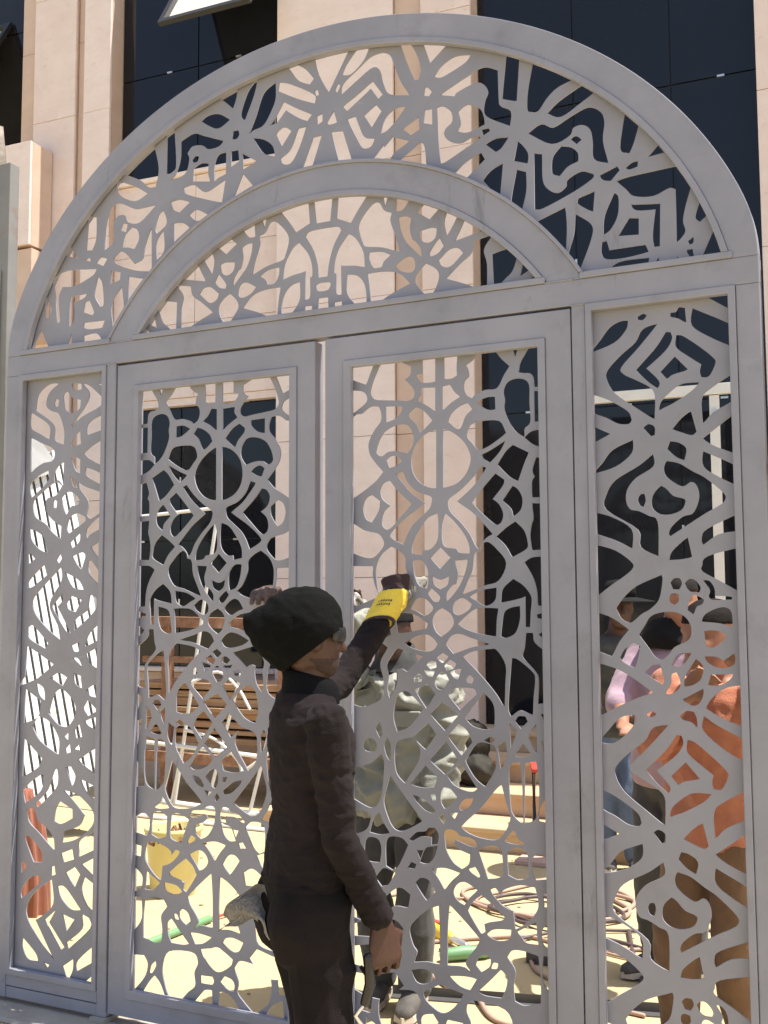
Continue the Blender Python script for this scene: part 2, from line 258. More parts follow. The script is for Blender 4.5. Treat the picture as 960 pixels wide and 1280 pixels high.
DOOR_HOLES = """128,2425 204,2422 189,2398 173,2359 128,2383;128,2341 159,2332 175,2312 168,2291 128,2256;195,2345 208,2380 239,2405 283,2410 345,2404 343,2378 321,2361 339,2343 357,2318 354,2295 334,2287 304,2291 247,2297 208,2303 192,2321;390,2421 437,2420 436,2344 402,2344 381,2351 366,2372 390,2378;472,2421 519,2420 515,2389 516,2358 498,2350 472,2350;383,2325 436,2323 435,2242 410,2262 372,2285 385,2304;465,2324 490,2327 506,2301 526,2283 497,2268 464,2242;552,2389 575,2402 605,2412 645,2410 676,2396 703,2370 683,2342 659,2302 619,2300 583,2288 571,2276 551,2289 543,2313 547,2335 562,2349 560,2373;587,2257 619,2271 651,2272 652,2230 626,2233;716,2419 735,2417 725,2400;737,2348 743,2377 758,2402 782,2416 809,2419 808,2292 790,2294 788,2324 777,2340 754,2344;684,2288 695,2314 722,2325 753,2320 770,2299 770,2243 772,2179 753,2159 752,2132 727,2149 704,2181 686,2228 688,2258;789,2279 808,2277 806,2177 789,2178;754,2129 770,2142 789,2148 810,2148 809,2090 784,2104;484,2202 497,2228 526,2249 554,2258 570,2237 546,2216 529,2179 513,2177;553,2147 561,2177 574,2187 602,2193 665,2188 688,2148 664,2131 625,2108 593,2100 571,2123;600,2079 632,2092 686,2121 664,2086 632,2054 612,2067;659,2045 687,2085 711,2105 765,2076 749,2043 728,1987 698,2005;601,2041 617,2035 591,2000 559,1967 516,1932 516,1924 566,1888 605,1849 636,1814 620,1807 600,1789 588,1767 576,1782 557,1820 525,1859 493,1891 481,1918 485,1937 526,1965 567,2001;289,2032 312,2040 332,1998 369,1965 415,1948 419,1932 411,1909 386,1887 352,1858 330,1827 313,1789 271,1812 268,1829 318,1874 390,1922 390,1933 344,1966 302,2015;438,2178 396,2162 362,2129 348,2083 353,2036 378,2000 412,1982 436,1977;466,2178 504,2158 540,2125 560,2085 560,2055 543,2018 510,1989 465,1977;250,2272 311,2268 308,2251 286,2229 251,2217;338,2241 363,2260 393,2244 424,2210 401,2189 381,2172 367,2199 342,2225;216,2127 225,2154 247,2184 286,2201 325,2202 346,2181 354,2153 350,2130 332,2104 294,2114 259,2114 233,2100 216,2111;251,2085 272,2096 294,2090 309,2076 285,2063 263,2057;128,2221 159,2255 190,2275 221,2274 230,2249 228,2222 203,2192 181,2149 185,2109 207,2076 237,2043 198,2005 127,1953;161,1920 171,1951 193,1964 224,1941 219,1909 193,1869 171,1884;228,1980 242,2003 263,2010 293,1973 344,1926 305,1886 262,1845 241,1850 234,1870 241,1901 267,1925 237,1948;127,1870 162,1841 197,1832 223,1823 239,1795 227,1772 197,1747 162,1750 126,1767;210,1690 214,1725 232,1756 266,1781 296,1766 319,1743 321,1704 342,1658 367,1635 342,1619 291,1604 239,1597 218,1632;126,1717 197,1714 195,1683 205,1644 222,1612 179,1597 126,1574;347,1758 351,1796 377,1841 406,1875 440,1889 443,1854 439,1801 414,1771 385,1768 384,1751;460,1854 469,1888 497,1864 533,1821 552,1783 555,1753 520,1757 508,1770 471,1777 459,1801;415,1739 451,1774 486,1739 450,1704;421,1676 450,1664 480,1675 474,1649 450,1635 429,1649;349,1731 380,1730 401,1703 404,1665 400,1638 371,1650 355,1688;503,1727 548,1730 539,1693 519,1648 490,1611 474,1596 474,1622 494,1645 507,1648 515,1686;404,1620 417,1636 446,1609 442,1593 426,1595;495,1573 504,1592 531,1602 560,1583 550,1566 519,1549 500,1555;341,1569 362,1599 390,1602 419,1577 417,1562 393,1547 362,1562;421,1529 433,1555 455,1569 484,1551 496,1522 480,1497 452,1477 433,1493;280,1555 353,1547 401,1518 397,1504 337,1492 292,1487;511,1517 566,1562 604,1569 653,1568 647,1534 644,1479 603,1485 557,1496;554,1607 594,1627 648,1636 643,1599 621,1582 602,1582 578,1596;574,1749 594,1759 598,1778 620,1787 651,1762 682,1717 656,1662 610,1647 563,1629 530,1618 547,1655 567,1700;652,1806 683,1831 716,1852 745,1822 756,1785 752,1763 705,1738 683,1776;567,1922 607,1969 649,2014 680,1991 674,1973 638,1930 661,1910 674,1880 668,1854 652,1846 633,1859 598,1890;675,1924 709,1970 728,1955 741,1925 735,1892 711,1871 704,1897;791,2059 810,2054 808,1929 776,1931 777,1982 785,1997 779,2019;775,1909 811,1907 808,1760 773,1759 768,1806 774,1843 780,1865;747,1719 774,1733 808,1734 805,1577 790,1580 787,1631 773,1675;664,1590 672,1633 706,1664 739,1643 764,1611 766,1583 763,1559 760,1510 747,1510 748,1608 702,1597;667,1513 675,1555 694,1569 727,1576 726,1534 711,1492 681,1476 663,1479;785,1548 796,1559 808,1552 808,1538 796,1534 787,1540;791,1486 799,1507 810,1517 808,1441 798,1458;748,1489 770,1489 776,1458 801,1420 811,1403 809,1286 785,1265 789,1341 778,1368 743,1405 736,1419 743,1443;468,1450 487,1476 518,1483 562,1469 621,1452 564,1444 495,1420;316,1452 361,1474 397,1480 421,1468 436,1450 420,1431 392,1427 344,1437;288,1433 382,1407 352,1383 324,1357 305,1367 285,1363 287,1334 279,1297 258,1267 252,1296 256,1340 250,1377 271,1411;130,1547 164,1569 214,1562 251,1532 263,1481 214,1458 130,1464;130,1442 205,1458 251,1436 222,1384 234,1325 229,1266 163,1234 129,1240;434,1404 456,1420 475,1409 459,1392 451,1391;396,1380 412,1391 430,1390 432,1374 412,1366;386,1364 400,1359 425,1359 417,1341 400,1346;461,1378 483,1398 503,1386 494,1372 471,1364;482,1357 502,1365 521,1369 509,1336 494,1343;427,1327 447,1354 463,1353 476,1332 454,1299 435,1305;348,1335 368,1351 380,1340 376,1325 352,1323;540,1337 551,1350 563,1338 559,1324 544,1327;529,1410 564,1426 625,1435 647,1431 675,1385 673,1323 670,1250 645,1291 601,1342 563,1380;699,1408 721,1401 767,1364 774,1340 768,1285 765,1230 733,1242 718,1242 692,1223 685,1254 694,1359;707,1207 718,1221 740,1222 747,1208 724,1185;794,1231 808,1245 809,1191 797,1176;599,1293 626,1266 635,1238 634,1182 599,1177 561,1186 534,1209;475,1282 501,1304 562,1305 574,1289 516,1236;408,1217 450,1256 514,1223 461,1166;283,1261 299,1283 331,1284 383,1235 334,1176 286,1155 274,1202;351,1296 399,1315 427,1284 395,1236;471,1147 511,1188 538,1168 557,1133 520,1089;282,1112 310,1128 350,1137 370,1077 313,984 285,1014 277,1061;346,1137 402,1186 429,1152 390,1100 366,1120;405,1065 464,1129 506,1071 459,1023;333,981 389,1046 432,1010 420,978 381,974;533,1069 575,1127 620,1128 637,1120 636,1054 600,993 566,1019;599,1139 621,1151 635,1143 620,1133;467,1017 517,1061 572,982 547,973 497,988;445,957 455,978 478,974 501,951 474,921 458,911 447,929;508,917 527,943 558,950 546,927 519,911;341,946 380,935 423,903 419,891 388,900 356,926;404,954 424,952 426,935 416,933;438,879 450,893 459,878 454,861;473,895 504,900 492,880;515,854 542,881 588,923 633,978 656,1000 670,946 683,893 646,832 594,827 549,837;688,941 686,1057 719,1077 725,1005 727,883 698,908;737,1074 773,1083 781,1009 774,914 734,884 736,992;688,1199 713,1177 691,1120;701,1096 731,1136 759,1103 730,1095;646,1124 672,1139 675,1091 656,1052;795,1146 812,1140 811,890 781,898 787,942 797,1010;753,1164 775,1200 777,1111 763,1131;158,1105 175,1124 196,1122 208,1104 204,1086 183,1081 162,1087;141,1016 187,1041 228,1076 235,1044 230,971 219,919 195,896 170,897 143,921;237,1109 249,1132 261,1103 259,1052 245,1073;204,1159 221,1182 229,1145 220,1130;236,917 248,965 259,1005 305,947 376,864 340,843 300,825 272,833 252,864;182,811 198,860 219,876 231,848 255,814 219,807;128,883 170,875 186,866 169,821 128,795;457,832 469,843 496,839 511,826 556,820 571,797 545,798 495,814 488,800 510,781 544,770 540,742 517,723 487,741 464,777 459,804;328,799 356,823 387,829 399,841 422,844 434,823 430,794 410,789 411,814 371,814 340,797;367,729 387,773 414,782 430,787 418,751 394,728;540,722 563,731 577,708 573,701 551,713;575,787 601,800 631,805 653,795 657,727 644,709 607,701 596,734;674,790 704,806 733,799 741,776 742,719 710,709 677,719;664,823 697,863 708,837 733,819 704,818;754,777 783,794 807,776 813,723 767,713 757,737;165,777 186,793 215,785 223,754 218,714 186,714 161,719;243,777 259,800 300,800 323,781 307,747 287,710 267,694 243,705;321,706 335,725 353,720 347,705;355,766 379,768 367,739;410,709 456,717 508,707 479,681 455,651 436,680;350,660 370,676 397,672 421,640 389,608 366,637;487,644 501,670 528,679 568,660 543,636 523,609 501,621;329,507 353,541 393,574 432,594 435,499 434,408 391,412 344,404 356,437 341,459;472,601 508,570 541,540 575,507 563,482 533,444 525,422 543,399 514,414 464,410 466,524;537,591 554,620 584,644 621,618 660,585 649,575 612,566 590,557 594,533 582,525 560,556;601,524 627,542 682,548 674,520 641,511 615,516;614,668 632,672 650,650 662,670 716,690 763,688 772,649 767,618 736,581 698,553 692,609 657,622 625,649;791,671 810,675 812,637 794,632;789,565 813,591 814,502 792,515 785,538;703,544 765,581 767,535 771,515 735,516 717,532;669,462 688,485 727,487 770,479 776,404 775,338 725,324 693,332 690,378 696,426;788,482 812,479 814,371 796,355 786,406;562,424 574,449 596,459 611,448 607,427 581,406;614,420 622,437 636,438 631,423;332,374 375,384 406,378 418,362 383,340 352,342;469,375 521,381 562,380 539,343 505,351;569,340 610,380 647,419 665,401 661,367 646,335 595,334;394,295 412,313 460,334 516,326 497,296 459,276 429,275;202,662 234,694 275,684 250,646 226,636;218,564 242,602 291,636 330,619 322,576 274,577 234,551;161,679 189,686 185,660 161,643;127,618 185,617 209,584 160,521 127,524;127,496 209,527 274,528 306,504 233,473 127,460;127,424 233,445 281,430 265,379 200,363 127,367;126,338 192,340 273,359 304,322 232,269 159,272 126,288;658,298 552,310 528,279 543,242 539,197 569,170 608,158 652,158 672,177 685,238;509,315 448,342 414,331 376,309 387,286 439,257 478,276;514,234 462,236 456,224 466,210 512,208;428,222 409,246 379,238 368,222 371,200 394,203;368,280 342,308 283,304 239,298 217,268 213,221 224,183 246,162 282,159 334,178 352,200 348,237;542,159 507,173 492,185 465,189 461,150 542,150;431,188 401,189 371,170 341,147 435,148;799,267 771,270 755,241 769,194 800,161;745,210 738,237 718,256 717,240 733,215;777,149 745,179 721,204 696,180 672,146;235,149 207,174 167,198 159,149;189,296 160,312 153,218 181,214"""
RIGHT_HOLES = """1336,2514 1408,2511 1407,2469;1299,2491 1405,2417 1404,2357 1350,2397 1298,2439;1233,2485 1249,2486 1258,2500 1275,2496 1278,2450 1257,2466 1235,2474;1131,2485 1147,2492 1158,2486 1147,2475 1133,2477;1003,2387 1013,2426 1041,2460 1074,2476 1099,2476 1092,2449 1054,2412;1029,2298 1034,2326 1076,2368 1122,2404 1146,2443 1191,2456 1131,2389 1075,2331 1079,2307 1115,2285 1159,2258 1176,2229 1174,2157 1126,2193 1055,2249;1029,1059 1034,1086 1076,1128 1122,1165 1146,1204 1191,1217 1131,1150 1075,1092 1079,1068 1115,1046 1159,1019 1176,990 1174,918 1126,954 1055,1010;1123,2317 1184,2379 1217,2426 1230,2424 1233,2401 1211,2367 1152,2318 1190,2274 1188,2253 1159,2277;1123,1078 1184,1140 1217,1187 1230,1185 1233,1162 1211,1128 1152,1079 1190,1034 1188,1014 1159,1037;1249,2413 1269,2406 1315,2369 1356,2329 1360,2311 1342,2277 1321,2275 1317,2293 1322,2315 1288,2341 1248,2377;1249,1174 1269,1167 1315,1130 1356,1090 1360,1072 1342,1038 1321,1036 1317,1054 1322,1076 1288,1102 1248,1138;1198,2303 1241,2346 1279,2301 1235,2292 1217,2280;1198,1064 1241,1107 1279,1062 1235,1053 1217,1041;1190,2183 1198,2209 1234,2242 1264,2258 1312,2258 1285,2233 1232,2202 1206,2191;1190,944 1198,970 1234,1003 1264,1018 1312,1019 1285,994 1232,963 1206,952;1321,2208 1354,2240 1405,2280 1405,2207 1352,2165 1321,2132;1321,969 1354,1001 1405,1041 1405,967 1352,926 1321,893;997,2250 1027,2229 1090,2187 1103,2158 1093,2148 1062,2152 1026,2173 996,2199;997,1011 1027,990 1090,948 1103,919 1093,909 1062,913 1026,934 996,960;995,2148 1034,2119 993,2093;995,909 1034,880 993,854;1001,1996 1009,2027 1042,2066 1106,2094 1100,2054 1050,2016;1001,756 1009,788 1042,827 1106,855 1100,814 1050,777;1230,2121 1257,2151 1284,2171 1299,2107 1286,2099 1256,2110;1230,882 1257,911 1284,932 1299,868 1286,860 1256,871;1320,2084 1406,2159 1404,2031 1357,2059;1320,844 1406,920 1404,792 1357,820;1141,2132 1156,2140 1173,2130 1173,2107 1164,2104;1141,893 1156,901 1173,891 1173,868 1164,864;1213,2060 1221,2082 1246,2075 1267,2056 1261,2023 1237,2036;1213,821 1221,842 1246,836 1267,817 1261,784 1237,797;1318,2044 1405,1986 1405,1934 1362,1967 1320,2000;1318,805 1405,747 1405,695 1362,727 1320,761;1201,2002 1208,2021 1245,2011 1285,1984 1320,1963 1373,1914 1375,1892 1351,1874 1315,1855 1213,1791 1211,1802 1222,1821 1253,1847 1283,1856 1301,1891 1304,1921 1294,1948 1278,1955 1256,1943 1226,1959 1205,1980;1201,763 1208,782 1245,772 1285,745 1320,724 1373,675 1375,653 1351,635 1315,616 1213,552 1211,562 1222,582 1253,608 1283,617 1301,652 1304,682 1294,709 1278,716 1256,704 1226,720 1205,741;1164,1915 1175,1932 1189,1945 1204,1935 1225,1912 1255,1902 1260,1893 1249,1871 1219,1859 1188,1860 1167,1874 1161,1892;1164,676 1175,693 1189,706 1204,696 1225,673 1255,662 1260,653 1249,632 1219,620 1188,621 1167,635 1161,653;1119,1908 1126,1921 1137,1922 1140,1904 1134,1885 1123,1892;1119,669 1126,682 1137,683 1140,665 1134,646 1123,653;1167,2045 1166,2009 1112,1976 1084,1941 1079,1905 1091,1877 1118,1869 1149,1853 1175,1834 1175,1730 1124,1760 1117,1814 1019,1880 1020,1926 1049,1970 1122,2011;1167,806 1166,770 1112,737 1084,702 1079,666 1091,638 1118,630 1149,614 1175,595 1175,491 1124,520 1117,574 1019,641 1020,687 1049,731 1122,772;993,1872 1037,1852 1094,1814 1096,1756 1044,1784 995,1808;993,633 1037,613 1094,575 1096,517 1044,545 995,569;994,1769 1043,1748 1092,1711 1094,1693 1069,1671 1023,1640 993,1605;994,530 1043,509 1092,472 1094,454 1069,432 1023,401 993,366;1209,1718 1220,1744 1264,1784 1275,1725 1245,1720;1209,479 1220,505 1264,545 1275,486 1245,480;1308,1781 1324,1807 1405,1852 1403,1802 1357,1793 1310,1762;1308,542 1324,568 1405,612 1403,563 1357,553 1310,523;1307,1698 1322,1724 1402,1750 1403,1614 1361,1650 1308,1681;1307,459 1322,485 1402,511 1403,374 1361,411 1308,442;1043,1570 1069,1604 1110,1638 1184,1670 1184,1648 1173,1598 1148,1570 1119,1553 1096,1533 1082,1527 1059,1539;1043,331 1069,365 1110,399 1184,430 1184,409 1173,359 1148,331 1119,314 1096,294 1082,288 1059,299;1211,1648 1222,1659 1238,1659 1243,1645 1235,1628 1218,1629;1211,409 1222,420 1238,420 1243,406 1235,389 1218,390;1254,1645 1266,1656 1282,1653 1297,1633 1294,1619 1275,1619 1262,1628;1254,406 1266,417 1282,414 1297,394 1294,380 1275,380 1262,389;1207,1603 1215,1613 1232,1611 1232,1592 1220,1581 1208,1589;1207,364 1215,374 1232,372 1232,353 1220,342 1208,350;1263,1581 1272,1603 1286,1606 1307,1594 1301,1583 1285,1575 1276,1553 1260,1564;1263,342 1272,364 1286,366 1307,355 1301,344 1285,336 1276,314 1260,325;1309,1653 1325,1649 1337,1630 1340,1605 1384,1602 1387,1597 1334,1596 1323,1605 1327,1625;1309,414 1325,410 1337,391 1340,366 1384,363 1387,358 1334,357 1323,366 1327,385;1300,1531 1311,1550 1343,1567 1370,1570 1385,1556 1387,1515 1353,1526;1300,292 1311,311 1343,328 1370,330 1385,317 1387,276 1353,287;1307,1501 1341,1501 1369,1489 1356,1471 1329,1454 1311,1457;1307,262 1341,262 1369,250 1356,232 1329,214 1311,218;1132,1519 1147,1542 1175,1554 1214,1557 1246,1545 1264,1520 1266,1492 1255,1473 1216,1453 1199,1431 1177,1415 1158,1424 1139,1452 1112,1488;1132,280 1147,303 1175,315 1214,318 1246,306 1264,281 1266,253 1255,234 1216,214 1199,191 1177,176 1158,185 1139,213 1112,249;996,1556 1028,1538 1078,1503 1049,1468 1025,1422 997,1438;996,316 1028,299 1078,264 1049,228 1025,183 997,199;1051,1417 1066,1442 1092,1462 1112,1451 1105,1418 1095,1387 1065,1403;1051,178 1066,203 1092,223 1112,212 1105,179 1095,148 1065,164;996,1399 1058,1372 1147,1313 1102,1297 1044,1270 995,1234;1209,1398 1227,1428 1265,1434 1248,1409 1226,1394;1209,158 1227,189 1265,195 1248,170 1226,154;1244,1335 1248,1365 1280,1416 1296,1399 1298,1380 1289,1356 1268,1341;1126,1373 1151,1394 1171,1397 1181,1353 1178,1339 1153,1355;1188,1311 1205,1342 1207,1367 1220,1374 1229,1351 1227,1329 1202,1312;1306,1424 1339,1423 1360,1412 1391,1434 1389,1407 1365,1394 1338,1396 1315,1408;1306,185 1339,184 1360,173 1391,195 1389,168 1365,155 1338,157 1315,169;1314,1341 1322,1370 1385,1373 1369,1355 1342,1342;1314,102 1322,131 1385,134 1369,116 1342,103;1238,1294 1299,1328 1293,1301 1279,1282 1260,1281;1307,1275 1325,1302 1363,1331 1406,1343 1405,1221 1365,1239 1313,1267;1128,1245 1142,1254 1156,1249 1142,1239;1229,1244 1246,1259 1268,1258 1275,1241 1277,1214 1262,1229 1238,1236;1002,1156 1014,1196 1043,1228 1075,1240 1095,1240 1088,1216 1059,1181 1019,1154;1298,1247 1333,1222 1405,1177 1405,1119 1362,1148 1297,1204"""
LEFT_HOLES = """-1362,2396 -1354,2446 -1330,2475 -1290,2494 -1243,2493 -1281,2471 -1303,2442 -1307,2404 -1278,2380 -1238,2364 -1210,2297 -1209,2239 -1255,2262 -1259,2313 -1290,2346 -1360,2390;-1262,2413 -1254,2432 -1239,2423 -1243,2399 -1256,2400;-1214,2443 -1196,2457 -1168,2427 -1124,2414 -1131,2380 -1166,2368 -1202,2380 -1211,2409;-1173,2486 -1122,2481 -1121,2460 -1153,2459 -1169,2473;-1114,2481 -1075,2465 -1008,2410 -1026,2381 -1119,2345 -1165,2306 -1169,2318 -1119,2364 -1081,2416 -1082,2447;-1036,2473 -990,2469 -990,2448;-1389,2382 -1359,2367 -1289,2321 -1287,2266 -1341,2294 -1387,2322;-1086,2306 -1048,2333 -999,2351 -998,2293 -1086,2269;-1171,2226 -1160,2256 -1125,2290 -1120,2235;-1386,2278 -1332,2252 -1270,2226 -1257,2200 -1269,2176 -1313,2170 -1353,2153 -1381,2133;-1103,2194 -1054,2224 -997,2257 -994,2132 -1044,2156;-1169,2179 -1146,2181 -1122,2170 -1121,2115 -1145,2132;-1090,2135 -1044,2120 -997,2090 -998,2051 -1043,2078 -1088,2107;-1384,2083 -1336,2118 -1288,2135 -1291,2091 -1374,2029 -1383,2058;-1255,2120 -1240,2147 -1207,2166 -1208,2068 -1231,2094 -1253,2089;-1171,2103 -1156,2096 -1135,2058 -1155,2065;-1128,2079 -1088,2056 -996,2021 -998,1967 -1062,1928 -1078,1946 -1075,2001 -1119,2051;-1365,2007 -1341,2031 -1254,2083 -1214,2068 -1245,2033 -1289,2022 -1300,1998 -1287,1954 -1242,1916 -1214,1903 -1216,1851 -1265,1886 -1298,1918 -1347,1944 -1363,1976;-1260,1996 -1251,2013 -1239,2005 -1242,1980 -1255,1981;-1214,2019 -1182,2041 -1142,2028 -1118,2002 -1133,1988 -1164,1983 -1187,1950 -1200,1975;-1182,1895 -1167,1938 -1128,1951 -1089,1935 -1093,1917 -1139,1894 -1170,1874;-1080,1886 -1032,1926 -996,1949 -995,1901 -1061,1867 -1076,1850;-1382,1896 -1345,1885 -1304,1856 -1284,1797 -1327,1814 -1369,1852;-1165,1834 -1115,1872 -1118,1839 -1152,1813;-1056,1813 -992,1853 -991,1752 -1028,1782;-1387,1791 -1375,1796 -1350,1774 -1382,1753;-1234,1766 -1215,1790 -1208,1774 -1221,1753;-1151,1779 -1105,1793 -1083,1784 -1104,1727 -1127,1749;-1070,1756 -1054,1760 -999,1671 -995,1640 -1059,1703;-1385,1654 -1376,1686 -1300,1749 -1285,1706 -1354,1664;-1355,1589 -1339,1627 -1210,1737 -1208,1682 -1268,1589 -1224,1504 -1202,1441 -1279,1493 -1337,1546;-1188,1715 -1119,1683 -1091,1646 -1146,1657;-1178,1589 -1152,1620 -1101,1604 -1130,1557 -1164,1568;-1254,1578 -1200,1631 -1199,1605 -1226,1578 -1155,1473 -1182,1484;-1063,1588 -1057,1625 -1024,1609 -1030,1568 -1075,1526 -1135,1484 -1129,1526 -1069,1562;-1378,1493 -1349,1498 -1270,1430 -1284,1409 -1369,1450;-1079,1422 -1054,1474 -989,1531 -988,1470 -1046,1433;-1388,1263 -1382,1418 -1318,1387 -1240,1346 -1302,1303;-1147,1421 -1107,1437 -1112,1401 -1133,1401;-1072,1391 -991,1434 -989,1321 -1045,1350;-1139,1374 -1112,1370 -1091,1339;-1393,1256 -1379,1301 -1306,1314 -1320,1291;-1388,1106 -1385,1245 -1303,1198 -1315,1137;-1327,1269 -1289,1248 -1281,1199 -1311,1225;-1254,1293 -1212,1311 -1168,1296 -1189,1262;-1133,1313 -1098,1303 -1090,1254 -1125,1275;-1069,1250 -1027,1269 -993,1252 -1006,1225 -1054,1229;-1258,1151 -1231,1228 -1188,1246 -1130,1199 -1122,1156 -1156,1106 -1206,1109;-1081,1179 -1061,1212 -1011,1171 -1059,1148;-1073,1126 -1031,1141 -997,1145 -1003,1092 -1044,1106;-1344,1097 -1315,1137 -1257,1118 -1205,1055 -1203,990 -1298,1039;-1176,1062 -1156,1079 -1155,1047;-1121,1092 -1100,1114 -1085,1067 -1113,1060;-1168,1014 -1147,1036 -1142,1004 -1161,998;-1123,1016 -1098,1037 -1091,1013;-1389,892 -1386,1046 -1289,969 -1309,935;-1100,975 -1042,1010 -991,1040 -992,913 -1055,946;-1387,837 -1337,879 -1280,910 -1292,844 -1371,789;-1320,787 -1256,846 -1223,924 -1206,931 -1207,871 -1249,825 -1305,778;-1166,944 -1138,946 -1116,910 -1129,871;-1088,901 -991,865 -994,813 -1052,850;-1363,762 -1326,771 -1303,724 -1267,705 -1223,666 -1214,614 -1287,671 -1347,715;-1171,852 -1122,845 -1079,827 -1023,779 -1029,726 -1103,672 -1173,650 -1167,693 -1091,720 -1064,765 -1107,804;-1211,774 -1191,808 -1127,781 -1126,749 -1182,723 -1217,731;-1164,576 -1179,606 -1123,628 -1115,592;-1088,626 -1082,668 -995,718 -996,655 -1088,605;-1073,575 -992,624 -993,512;-1153,535 -1108,561 -1083,537 -1106,487;-1374,653 -1345,655 -1285,607 -1277,565 -1320,561;-1386,565 -1356,541 -1384,511;-1382,446 -1340,494 -1290,510 -1289,483 -1381,414;-1227,549 -1213,555 -1207,524 -1226,517;-1071,481 -1058,529 -992,479 -993,391 -1042,422;-1194,478 -1154,477 -1076,402 -1124,401 -1174,438;-1351,385 -1310,444 -1225,501 -1216,412 -1264,364 -1306,337 -1217,211 -1203,198 -1275,256 -1342,333;-1256,343 -1201,387 -1235,336 -1155,251 -1169,239;-1166,376 -1107,362 -1143,315;-1069,387 -1034,376 -1029,340 -1134,249 -1142,269 -1067,330;-1085,209 -992,299 -991,242 -1088,172;-1369,260 -1303,210 -1287,181 -1338,184 -1368,223;-1259,179 -1230,173 -1237,161;-1160,177 -1108,211 -1112,169 -1132,159;-1049,150 -990,191 -989,152"""
